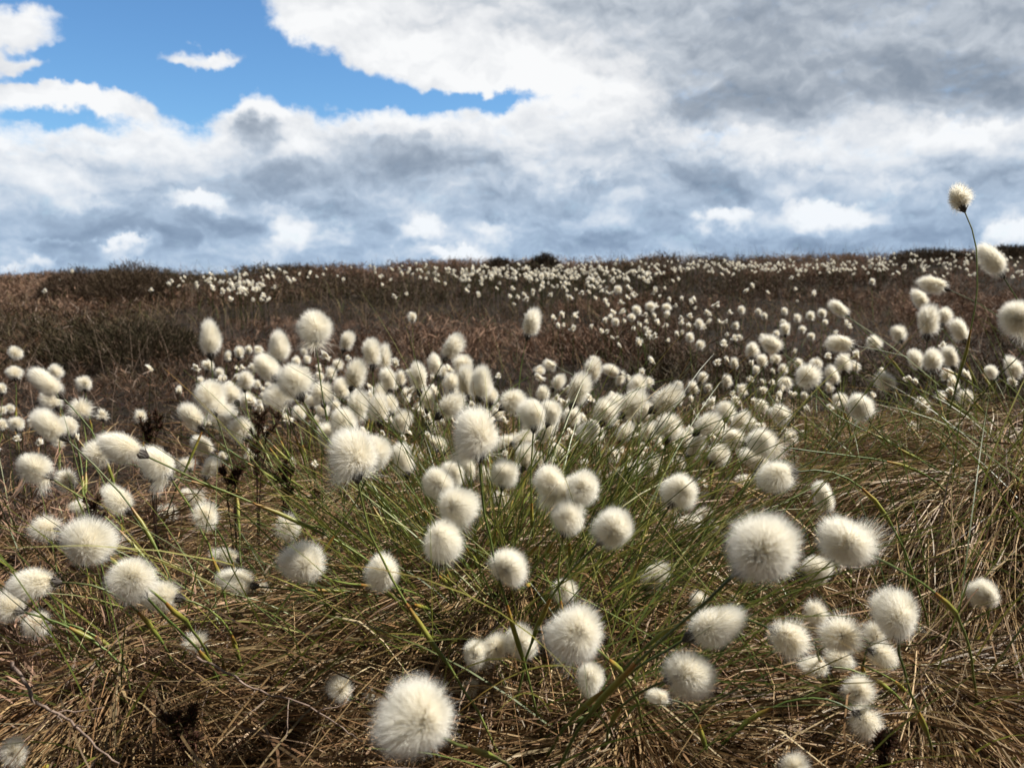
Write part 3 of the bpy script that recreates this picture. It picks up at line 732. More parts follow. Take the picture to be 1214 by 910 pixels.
# smaller heads: x, y, width, direction, tilt, shape
MINOR = [
    (65, 443, 20, 100, 5, 'b'), (64, 477, 22, 120, 5, 'b'), (95, 485, 26, 100, 5, 'r'), (18, 420, 17, 30, 5, 'b'), (18, 443, 17, 90, 5, 'b'), (2, 462, 14, 90, 5, 'b'), (100, 456, 17, 95, 5, 'b'),
    (20, 503, 18, 90, 5, 'b'), (39, 501, 12, 90, 5, 'b'), (2, 505, 14, 90, 5, 'b'), (12, 485, 12, 80, 5, 'b'), (2, 488, 10, 80, 5, 'b'), (122, 493, 14, 90, 5, 'r'), (168, 493, 17, 95, 5, 'r'), (70, 526, 14, 95, 5, 'r'),
    (247, 434, 15, 70, 5, 'b'), (270, 424, 11, 80, 5, 'o'), (284, 420, 15, 80, 5, 'b'), (295, 416, 10, 80, 5, 'b'), (306, 417, 13, 80, 5, 'b'), (260, 443, 13, 80, 5, 'b'), (300, 437, 12, 80, 5, 'b'), (238, 453, 11, 90, 5, 'b'), (290, 453, 23, 90, 5, 'b'), (305, 457, 10, 90, 5, 'b'), (272, 457, 12, 90, 5, 'b'),
    (248, 474, 40, 110, 8, 'b'), (276, 468, 28, 120, 5, 'b'), (295, 475, 20, 100, 5, 'b'), (322, 470, 21, 90, 5, 'b'), (318, 458, 9, 90, 5, 'b'), (308, 478, 9, 90, 5, 'b'),
    (360, 418, 10, 90, 5, 'b'), (352, 430, 13, 90, 5, 'b'), (364, 427, 11, 90, 5, 'b'), (362, 440, 10, 90, 5, 'b'),
    (228, 497, 30, 135, 8, 'o'), (264, 498, 27, 125, 8, 'o'), (287, 511, 28, 120, 8, 'b'), (244, 531, 25, 135, 8, 'o'), (221, 551, 20, 120, 10, 'r'), (249, 556, 25, 65, 10, 'o'), (234, 590, 22, 100, 10, 'r'),
    (311, 512, 14, 90, 5, 'r'), (353, 491, 18, 95, 5, 'b'), (375, 501, 14, 80, 5, 'b'), (298, 539, 15, 90, 5, 'r'), (264, 540, 12, 90, 5, 'r'), (346, 549, 12, 90, 5, 'r'),
    (410, 406, 21, 70, 5, 'o'), (440, 421, 30, 95, 5, 'o'), (454, 430, 24, 80, 5, 'o'), (419, 447, 30, 80, 8, 'o'), (379, 449, 14, 90, 5, 'b'), (392, 445, 16, 90, 5, 'b'), (382, 470, 27, 100, 5, 'b'), (404, 463, 23, 95, 5, 'o'), (370, 477, 17, 90, 5, 'b'), (383, 487, 17, 90, 5, 'b'), (398, 484, 15, 85, 5, 'b'), (374, 497, 10, 90, 5, 'b'), (400, 434, 16, 90, 5, 'b'),
    (461, 453, 24, 100, 5, 'o'), (475, 451, 16, 90, 5, 'o'), (481, 469, 15, 90, 5, 'b'), (496, 452, 28, 95, 5, 'o'), (486, 443, 11, 90, 5, 'b'), (449, 470, 22, 80, 5, 'o'), (435, 475, 13, 90, 5, 'b'), (422, 488, 32, 80, 8, 'o'), (450, 489, 27, 90, 5, 'o'), (461, 483, 22, 90, 5, 'b'), (474, 501, 25, 55, 5, 'o'), (406, 502, 36, 100, 8, 'b'), (392, 520, 30, 120, 8, 'b'),
    (517, 437, 22, 95, 5, 'o'), (526, 442, 16, 70, 5, 'b'), (534, 413, 29, 62, 5, 'o'), (530, 483, 32, 45, 5, 'o'), (506, 477, 22, 90, 5, 'o'), (536, 470, 22, 90, 5, 'b'),
    (548, 434, 25, 90, 5, 'b'), (552, 457, 30, 95, 5, 'o'), (568, 458, 34, 85, 5, 'o'), (535, 455, 24, 95, 5, 'b'), (583, 471, 20, 80, 5, 'b'), (604, 476, 31, 40, 8, 'b'), (590, 492, 16, 70, 5, 'b'),
    (638, 440, 15, 30, 5, 'b'), (654, 433, 16, 160, 5, 'b'), (660, 455, 18, 60, 5, 'o'), (642, 468, 18, 85, 5, 'b'), (683, 467, 31, 70, 8, 'o'), (634, 493, 38, 85, 8, 'b'), (654, 490, 34, 70, 8, 'b'), (677, 496, 24, 60, 5, 'b'), (622, 491, 16, 90, 5, 'b'), (698, 449, 8, 90, 5, 'b'),
    (617, 521, 24, 30, 5, 'o'), (604, 524, 22, 200, 5, 'o'), (624, 544, 27, 70, 5, 'o'), (638, 549, 17, 80, 5, 'o'), (661, 536, 18, 90, 5, 'b'), (693, 515, 27, 45, 5, 'b'), (645, 512, 22, 40, 5, 'o'),
    (556, 560, 27, 100, 8, 'o'), (574, 566, 20, 90, 5, 'o'), (598, 563, 36, 80, 12, 'b'), (593, 590, 25, 90, 50, 'r'), (478, 547, 34, 105, 10, 'o'), (490, 534, 16, 60, 5, 'r'), (512, 505, 16, 80, 5, 'r'), (520, 526, 20, 80, 5, 'r'),
    (703, 444, 23, 70, 5, 'o'), (706, 427, 12, 150, 5, 'r'), (727, 441, 17, 165, 5, 'o'), (735, 451, 15, 80, 5, 'o'), (755, 461, 24, 60, 5, 'b'), (767, 456, 15, 50, 5, 'b'),
    (717, 491, 30, 75, 5, 'b'), (731, 484, 28, 70, 5, 'b'), (747, 484, 30, 40, 5, 'o'), (760, 486, 20, 40, 5, 'b'), (785, 477, 32, 40, 8, 'o'), (804, 475, 15, 60, 5, 'o'), (804, 459, 13, 90, 5, 'b'),
    (822, 462, 16, 100, 5, 'o'), (832, 449, 14, 60, 5, 'b'), (840, 461, 11, 90, 5, 'b'), (863, 454, 13, 100, 5, 'b'), (871, 432, 12, 90, 5, 'o'),
    (694, 512, 24, 60, 8, 'b'), (707, 515, 20, 60, 5, 'b'), (740, 515, 22, 55, 5, 'o'), (765, 513, 22, 60, 5, 'o'), (758, 509, 14, 90, 5, 'b'), (795, 510, 32, 72, 8, 'b'), (812, 523, 22, 50, 5, 'b'), (822, 532, 25, 60, 5, 'o'),
    (835, 507, 26, 35, 5, 'o'), (850, 505, 20, 60, 5, 'b'), (862, 489, 24, 80, 5, 'b'), (851, 520, 20, 90, 5, 'b'), (875, 501, 23, 55, 5, 'o'), (875, 521, 26, 140, 5, 'b'), (893, 508, 18, 90, 5, 'b'),
    (712, 532, 10, 90, 5, 'b'), (728, 540, 20, 70, 5, 'r'), (769, 556, 22, 65, 5, 'o'), (740, 559, 23, 30, 5, 'o'), (712, 568, 15, 80, 5, 'o'), (832, 576, 18, 90, 8, 'b'), (829, 592, 16, 30, 5, 'o'), (811, 620, 27, 25, 8, 'o'), (834, 611, 21, 60, 5, 'r'), (844, 626, 12, 20, 5, 'o'), (860, 578, 20, 70, 8, 'b'), (852, 543, 27, 40, 5, 'b'), (806, 550, 18, 60, 5, 'r'), (735, 601, 19, 70, 10, 'r'),
    (945, 378, 11, 90, 5, 'b'), (961, 376, 11, 90, 5, 'b'), (930, 370, 10, 90, 5, 'b'), (931, 392, 15, 90, 5, 'b'), (921, 397, 9, 90, 5, 'b'), (951, 392, 10, 90, 5, 'b'), (962, 400, 11, 90, 5, 'b'), (975, 373, 12, 90, 5, 'b'), (929, 383, 9, 90, 5, 'b'), (906, 376, 8, 90, 5, 'b'), (899, 371, 8, 90, 5, 'b'), (879, 369, 11, 90, 5, 'b'), (872, 387, 10, 90, 5, 'b'), (877, 401, 8, 90, 5, 'b'), (904, 400, 8, 90, 5, 'b'), (978, 383, 8, 90, 5, 'b'),
    (916, 410, 25, 145, 5, 'o'), (891, 417, 18, 90, 5, 'b'), (904, 430, 16, 95, 5, 'b'), (919, 427, 15, 80, 5, 'b'), (896, 440, 11, 90, 5, 'b'), (928, 439, 13, 80, 5, 'b'), (932, 453, 19, 185, 10, 'b'), (947, 432, 14, 90, 5, 'b'), (968, 434, 16, 90, 5, 'b'), (988, 447, 21, 110, 5, 'o'), (1001, 434, 20, 90, 5, 'b'), (1012, 436, 15, 90, 5, 'b'), (996, 478, 18, 120, 5, 'b'), (983, 460, 12, 90, 5, 'r'), (861, 454, 13, 80, 5, 'o'), (880, 463, 16, 110, 5, 'r'), (904, 454, 9, 90, 5, 'b'), (902, 463, 9, 90, 5, 'b'), (904, 481, 18, 150, 5, 'b'), (927, 495, 23, 140, 5, 'b'), (953, 470, 10, 90, 5, 'b'), (955, 514, 9, 160, 5, 'o'), (922, 477, 8, 90, 5, 'b'),
    (900, 546, 28, 150, 8, 'o'), (936, 517, 20, 100, 8, 'r'), (892, 571, 21, 165, 5, 'o'), (943, 545, 11, 90, 5, 'r'), (1025, 541, 18, 130, 5, 'r'), (998, 543, 11, 90, 5, 'r'), (957, 588, 11, 120, 5, 'r'), (885, 530, 22, 150, 5, 'b'),
    (1092, 356, 22, 130, 5, 'o'), (1118, 377, 22, 80, 5, 'b'), (1140, 395, 23, 115, 5, 'o'), (1066, 397, 19, 110, 5, 'b'), (1038, 409, 17, 110, 5, 'b'), (1034, 335, 8, 90, 5, 'b'), (1086, 430, 21, 120, 5, 'o'), (1105, 430, 27, 100, 5, 'b'), (1127, 427, 21, 110, 5, 'o'), (1123, 446, 16, 90, 5, 'b'), (1130, 457, 16, 90, 5, 'b'), (1115, 470, 15, 90, 5, 'r'), (1146, 470, 19, 110, 5, 'r'), (1052, 455, 23, 115, 5, 'b'), (1095, 481, 17, 90, 5, 'r'), (1176, 443, 17, 150, 5, 'b'), (1203, 439, 24, 120, 5, 'o'), (1201, 453, 13, 90, 5, 'b'), (1084, 507, 16, 90, 5, 'r'), (1070, 533, 18, 90, 5, 'r'), (1137, 505, 9, 90, 5, 'r'), (1150, 493, 8, 90, 5, 'r'),
]
FAR = [
    (733, 345, 10), (705, 341, 6), (703, 333, 6), (698, 346, 6), (768, 333, 8), (745, 333, 6), (753, 348, 6), (776, 345, 9), (782, 352, 5), (794, 356, 7), (808, 355, 7), (801, 362, 6), (819, 359, 8), (823, 356, 8), (824, 365, 6), (849, 361, 9), (865, 370, 7), (718, 358, 8), (721, 363, 7), (727, 370, 9), (736, 358, 8), (738, 369, 9), (724, 377, 9), (717, 381, 9), (730, 383, 10), (740, 380, 7), (713, 392, 8), (719, 393, 7), (701, 388, 7), (682, 373, 7), (681, 388, 6),
    (755, 369, 12), (749, 377, 10), (765, 373, 7), (771, 365, 11), (777, 362, 8), (775, 375, 8), (790, 366, 10), (790, 374, 10), (766, 381, 8), (758, 386, 8), (750, 391, 8), (780, 383, 9), (789, 386, 9), (769, 395, 10), (776, 398, 10), (768, 400, 8), (792, 403, 7), (803, 397, 8), (808, 395, 7), (818, 401, 11), (829, 410, 12), (829, 386, 11), (834, 388, 9), (827, 383, 7), (839, 382, 8), (838, 370, 9), (841, 372, 7), (818, 374, 9), (816, 387, 8), (808, 377, 7), (853, 381, 7), (860, 381, 7), (735, 410, 6), (726, 400, 6), (732, 400, 5),
    (656, 376, 9), (667, 374, 9), (681, 374, 9), (662, 387, 8), (668, 385, 6), (679, 389, 9), (614, 352, 7), (676, 353, 8), (672, 352, 6), (851, 362, 6), (862, 396, 6), (300, 355, 6), (310, 355, 6), (317, 356, 7), (1003, 383, 7), (945, 357, 4),
]


def ordinal(k):
    return ('', 'second nearest ', 'third nearest ', 'fourth nearest ', 'fifth nearest ', 'sixth nearest ', 'seventh nearest ', 'eighth nearest ')[k]


def label_minor(rows, marks):
    """A label for each smaller head, told from the nearest well known head: which side of it, and the how-manieth from it."""
    by = {}
    for i, r in enumerate(rows):
        j = min(range(len(marks)), key=lambda m: math.hypot(r[0] - marks[m][0], (r[1] - marks[m][1]) * 1.1))
        dx, dy = r[0] - marks[j][0], r[1] - marks[j][1]
        side = ('right of' if dx > 0 else 'left of') if abs(dx) > abs(dy) * 1.0 else ('below' if dy > 0 else 'above')
        by.setdefault((j, side), []).append((math.hypot(dx, dy), i))
    res = {}
    for (j, side), v in by.items():
        v.sort()
        for k, (_, i) in enumerate(v):
            kind = {'b': 'round', 'o': 'slanting', 'r': 'ragged'}[rows[i][5]]
            size = 'small' if rows[i][2] >= 18 else 'tiny'
            o = ordinal(min(k, 7)) if len(v) > 1 and k else ('nearest ' if len(v) > 1 else '')
            res[i] = f'{size} {kind} cotton head, {o}{side} {marks[j][7]}'
    return res


GROUP = 'cotton grass heads standing over the moor'
marks = [h for h in HEADS if h[7]] + [
    (786, 478, 0, 0, 0, '', '', 'the slanting head at the patch end'), (290, 453, 0, 0, 0, '', '', 'the ball head behind brown twigs'),
    (1105, 430, 0, 0, 0, '', '', 'the middle head of the row of three'), (683, 467, 0, 0, 0, '', '', 'the neat head above the crowd'),
    (496, 452, 0, 0, 0, '', '', 'the flame shaped head in the crowd'), (440, 421, 0, 0, 0, '', '', 'the taller of two joined heads'),
    (568, 458, 0, 0, 0, '', '', 'the taller cream pair'), (248, 474, 0, 0, 0, '', '', 'the big soft head above dark twigs'),
    (862, 489, 0, 0, 0, '', '', 'the soft head by thin green stems'), (945, 378, 0, 0, 0, '', '', 'the far white dots in heather'),
    (604, 476, 0, 0, 0, '', '', 'the sideways head behind a stem'), (891, 417, 0, 0, 0, '', '', 'the ball head on a straight stem'),
    (634, 493, 0, 0, 0, '', '', 'the wide double head'), (534, 413, 0, 0, 0, '', '', 'the slanting brush above the crowd'),
    (382, 470, 0, 0, 0, '', '', 'the soft head in the crowd'), (795, 510, 0, 0, 0, '', '', 'the fat head with dark base'),
    (18, 443, 0, 0, 0, '', '', 'the two dots at the edge'), (598, 563, 0, 0, 0, '', '', 'the cream head over a grey one'),
]
rows = [r for r in MINOR]
labs = label_minor(rows, marks)
special = {
    (786, 478): 0,
}
everything = [(h[:6], h[6]) for h in HEADS] + [(r, labs[i]) for i, r in enumerate(rows)]
OWN = {
    (785, 477): 'slanting cotton head with dark base ending the patch of crowded heads', (290, 453): 'ball shaped cotton head behind brown twigs and small white heads',
    (1105, 430): 'middle cotton head of a tight row of three on the right', (683, 467): 'neat cotton head with dark base standing above the crowd beside a bent stem',
    (496, 452): 'flame shaped upright cotton head in the thick of the crowd', (440, 421): 'taller of two joined cotton heads over the crowd',
    (568, 458): 'tall cream cotton head joined to a paler twin above the large upright head', (248, 474): 'big soft cotton head above dark heather twigs and two smaller heads',
    (862, 489): 'soft cotton head beside a clump of thin straight green stems', (604, 476): 'cotton head pointing sideways behind a long green stem',
    (891, 417): 'ball shaped cotton head on a straight thin stem', (634, 493): 'wide cotton head, front half of a touching double',
    (534, 413): 'slanting brush shaped cotton head rising above the crowd', (382, 470): 'soft cotton head in the crowd under the tall head with drooping fringe',
    (795, 510): 'fat cotton head with dark base standing over smaller slanting heads', (18, 443): 'lower of two white dots over brown heather near the edge',
    (598, 563): 'cream cotton head directly over a small grey one',
}
N_HEADS = 0
for i, (r, lab) in enumerate(everything):
    o = make_head(r, i)
    lab = OWN.get((r[0], r[1]), lab)
    tag(o, lab, 'cotton grass', GROUP, 'thing')
    N_HEADS += 1
# the packed patch out in the heather: heads of a few pixels
far_rows = sorted(FAR, key=lambda r: -r[2])
n_far = max(0, 330 - N_HEADS)
FAR_LEFT = far_rows[n_far:]
for i, r in enumerate(far_rows[:n_far]):
    rr = (r[0], r[1], r[2] * 1.12, 90 + RNG.uniform(-30, 30), 5, 'b')
    o = make_head(rr, 1000 + i)
    tag(o, 'tiny white cotton head in the packed patch out in the brown heather', 'cotton grass', 'packed patch of tiny cotton heads in the heather', 'thing')
    N_HEADS += 1
print('HEADS', N_HEADS, 'landmarks', len(HEADS), 'minor', len(MINOR), 'far', n_far)
# ------------------------------------------------------------------ the far cotton grass: thousands of dots, one object
def far_cotton():
    V1, Q1, T1 = tuft('b', 70, 0.16, 31, 0.25, 0.0)
    V2, Q2, T2 = tuft('o', 70, 0.16, 32, 0.25, 0.1)
    r = np.random.default_rng(77)
    spots = [(p[0], p[1], p[2] * 1.12) for p in FAR_LEFT]
    # patches of the far moor: centre and spread in pixels, count
    for (cx, cy, sx, sy, n) in [
        (290, 338, 22, 8, 55), (250, 332, 20, 5, 20), (330, 328, 40, 4, 16), (420, 320, 60, 3, 16), (520, 322, 40, 4, 44), (600, 323, 45, 5, 95), (665, 326, 45, 7, 110), (720, 324, 50, 5, 70),
        (800, 316, 60, 4, 40), (860, 314, 30, 4, 40), (890, 315, 40, 3, 36), (950, 318, 60, 5, 50), (1030, 314, 60, 5, 60), (1100, 308, 60, 5, 55), (1160, 312, 40, 6, 40), (640, 342, 50, 8, 26), (770, 336, 50, 8, 12),
        (720, 350, 30, 6, 8), (1190, 326, 30, 6, 10), (110, 335, 60, 6, 5), (480, 340, 60, 6, 6), (920, 345, 90, 8, 6), (790, 384, 50, 12, 8)]:
        for _ in range(n):
            px = r.normal(cx, sx); py = r.normal(cy, sy)
            if px < -10 or px > 1224: continue
            hor = 309 + (607 - px) * 0.017
            py = max(py, hor - 6 + abs(r.normal(0, 4)))
            s = 3.6 + max(0, py - 306) * 0.075
            spots.append((px, py, s * r.uniform(0.75, 1.3)))
    # smaller heads filling the crowd behind the larger ones
    for (cx, cy, sx, sy, n, s0) in [(430, 470, 90, 22, 70, 13), (600, 490, 70, 22, 50, 13), (740, 505, 70, 20, 60, 13), (860, 500, 50, 30, 35, 12), (940, 430, 60, 25, 30, 10), (1090, 445, 50, 25, 16, 12), (60, 500, 50, 22, 16, 11), (280, 450, 50, 16, 20, 11), (560, 540, 120, 25, 25, 14), (690, 450, 60, 12, 10, 11)]:
        for _ in range(int(n * 0.8)): spots.append((r.normal(cx, sx), r.normal(cy, sy), s0 * r.uniform(0.75, 1.25)))
    VV, QQ, TT, n = [], [], [], 0
    stems = Bag()
    SP, SW = [], []
    for (px, py, d) in spots:
        rv = ray(px, py)
        z = F0 * 0.034 / d
        zz = np.linspace(1.2, 9.6, 300); pts = CAMP + rv * zz[:, None]
        hh = pts[:, 2] - ground(pts[:, 0], pts[:, 1])
        cand = np.where(hh < 0.22)[0]
        zp = zz[cand[0]] if len(cand) else 8.0
        low = np.where(hh < 0.14)[0]
        z = z ** 0.5 * zp ** 0.5
        if len(low): z = min(z, zz[low[0]])
        z = min(z, 9.0)
        C = CAMP + rv * z
        D = d * z / F0
        V, Q, T = (V1, Q1, T1) if r.random() < 0.6 else (V2, Q2, T2)
        a = r.uniform(0, 2 * PI); ca, sa = math.cos(a), math.sin(a)
        M = np.array([[ca, -sa, 0], [sa, ca, 0], [0, 0, 1.0]])
        lean = r.normal(0, 0.35, 2); M = np.array([[1, 0, lean[0]], [0, 1, lean[1]], [0, 0, 1.0]]) @ M
        VV.append((V * D * 0.95) @ M.T + C - M @ np.array([0, 0, 0.48 * D])); QQ.append(Q + n); TT.append(T); n += len(V)
        g = gz(C[0], C[1])
        SP.append([[C[0] + (k / 3) * 0.02 * lean[0], C[1], C[2] - 0.4 * D - (k / 3) * max(C[2] - g, 0.02)] for k in range(4)]); SW.append([0.002] * 4)
    V, Q, T = ribbons(np.array(SP), np.array(SW), np.tile([1.0, 0, 0], (len(SP), 1)), np.tile([0.10, 0.12, 0.035], (len(SP), 1)))
    VV.append(V); QQ.append(Q + n); TT.append(T)
    qm = np.zeros(sum(len(q) for q in QQ), np.int32); qm[-len(Q):] = 1
    me = mesh_np('distant_cotton_grass', np.concatenate(VV), np.concatenate(QQ), None, np.concatenate(TT), (M_COTTON_FAR, M_STEM), qmat=qm, smooth=False)
    tag(link('distant_cotton_grass', me), 'sea of tiny white cotton dots far out along the ridge', None, None, 'stuff')


# ------------------------------------------------------------------ straw
STRAW_C = np.array([(0.40, 0.27, 0.13), (0.33, 0.21, 0.10), (0.46, 0.34, 0.18), (0.24, 0.14, 0.065), (0.52, 0.42, 0.26), (0.17, 0.095, 0.05), (0.30, 0.17, 0.08)])


def straw_cols(n, r):
    c = STRAW_C[r.choice(len(STRAW_C), n, p=[0.2, 0.19, 0.10, 0.19, 0.05, 0.15, 0.12])]
    return c * r.uniform(0.32, 1.0, (n, 1))


def downhill(x, y, e=0.03):
    gx = (ground(x + e, y) - ground(x - e, y)) / (2 * e); gy = (ground(x, y + e) - ground(x, y - e)) / (2 * e)
    return np.stack([-gx, -gy], -1)


def build_straw():
    r = np.random.default_rng(21)
    bag = Bag()
    # combed layers lying on the mounds and between them
    def lying(n, xs, ys, lmin, lmax, hmax, wmin, wmax, keep=None):
        x = r.uniform(*xs, n); y = r.uniform(*ys, n)
        ok = np.abs(x) < 0.70 * y + 0.12
        if keep is not None: ok &= r.random(n) < keep(x, y)
        x, y = x[ok], y[ok]; n = len(x)
        dh = downhill(x, y); m = np.linalg.norm(dh, axis=1)
        # away from the nearest tussock, down its side
        tx = np.array([t[0] for t in TUSS]); ty = np.array([t[1] for t in TUSS])
        d2 = (x[:, None] - tx) ** 2 + (y[:, None] - ty) ** 2
        j = np.argmin(d2, axis=1)
        away = np.stack([x - tx[j], y - ty[j]], -1); away = norm(away)
        dirv = norm(away + 0.8 * norm(dh) * np.minimum(m, 1)[:, None] + r.normal(0, 0.2, (n, 2)))
        ang = np.arctan2(dirv[:, 1], dirv[:, 0])
        wild = r.random(n) < 0.07
        ang = np.where(wild, r.uniform(0, 2 * PI, n), ang)
        Ln = r.uniform(lmin, lmax, n); S = 7
        yaw = r.normal(0, 0.6, n)
        lift = r.random(n) ** 2.2 * hmax
        P = np.zeros((n, S, 3)); cx, cy = x.copy(), y.copy()
        arch = r.random(n) ** 2 * hmax * 1.2
        for s in range(S):
            t = s / (S - 1)
            P[:, s, 0] = cx; P[:, s, 1] = cy
            P[:, s, 2] = ground(cx, cy) + 0.002 + lift + arch * 4 * t * (1 - t) * (1 - 0.4 * t)
            a2 = ang + yaw * t
            cx = cx + np.cos(a2) * Ln / (S - 1); cy = cy + np.sin(a2) * Ln / (S - 1)
        t = np.linspace(0, 1, S)
        w = r.uniform(wmin, wmax, n)[:, None] * np.exp(r.normal(0, 0.3, n))[:, None] * (1 - 0.75 * t ** 2)[None]
        side = np.stack([r.normal(0, 0.6, n), r.normal(0, 0.6, n), r.normal(0, 0.7, n)], -1)
        bag.rib(P, w, side, straw_cols(n, r))

    def kp(x, y):
        # thinner on the heathery left, none where the ground is black between tussocks
        k = sstep(-0.75, -0.1, x + 0.15 * (y - 0.6)) * 0.75 + 0.25
        return k * (0.2 + 0.8 * sstep(0.38, 0.56, fbm(x * 5, y * 5, 44)))
    lying(25000, (-0.9, 1.0), (0.38, 1.25), 0.14, 0.38, 0.06, 0.0009, 0.0017, kp)
    lying(16000, (-1.2, 1.5), (1.1, 2.1), 0.12, 0.26, 0.06, 0.0012, 0.002, lambda x, y: kp(x, y) * (0.35 + 0.65 * sstep(0.0, 0.5, x)))
    # fountains: dead leaves rising from each tussock and drooping over its side
    for (tx, ty, h, rad) in TUSS:
        n = int(2500 * (rad / 0.2) * (1.5 if h > 0.1 else 1.0)); 
        if tx < -0.3: n = n // 2
        a = r.uniform(0, 2 * PI, n); r0 = np.abs(r.normal(0, rad * 0.45, n))
        x0 = tx + np.cos(a) * r0; y0 = ty + np.sin(a) * r0
        ang = a + r.normal(0, 0.35, n)
        Ln = r.uniform(0.18, 0.46, n); rise = r.uniform(0.2, 1.1, n)
        S = 8; t = np.linspace(0, 1, S)[None]
        out = Ln[:, None] * (0.75 * t + 0.1 * t * t)
        zz = ground(x0, y0)[:, None] + 0.005 + Ln[:, None] * (rise[:, None] * 0.5 * t - (0.45 + 0.4 * rise[:, None]) * t ** 2.2)
        bend = r.normal(0, 0.5, n)[:, None] * t
        X = x0[:, None] + out * np.cos(ang[:, None] + bend); Y = y0[:, None] + out * np.sin(ang[:, None] + bend)
        Z = np.maximum(zz, ground(X, Y) + 0.004 + r.random(n)[:, None] * 0.035)
        w = r.uniform(0.0009, 0.0017, n)[:, None] * (1 - 0.8 * t ** 2)
        bag.rib(np.stack([X, Y, Z], -1), np.broadcast_to(w, X.shape), r.normal(size=(n, 3)), straw_cols(n, r))
    tag(link('dry_grass', bag.mesh('dry_grass', M_STRAW)), 'combed brown dead grass draped over the tussocks', None, None, 'stuff')


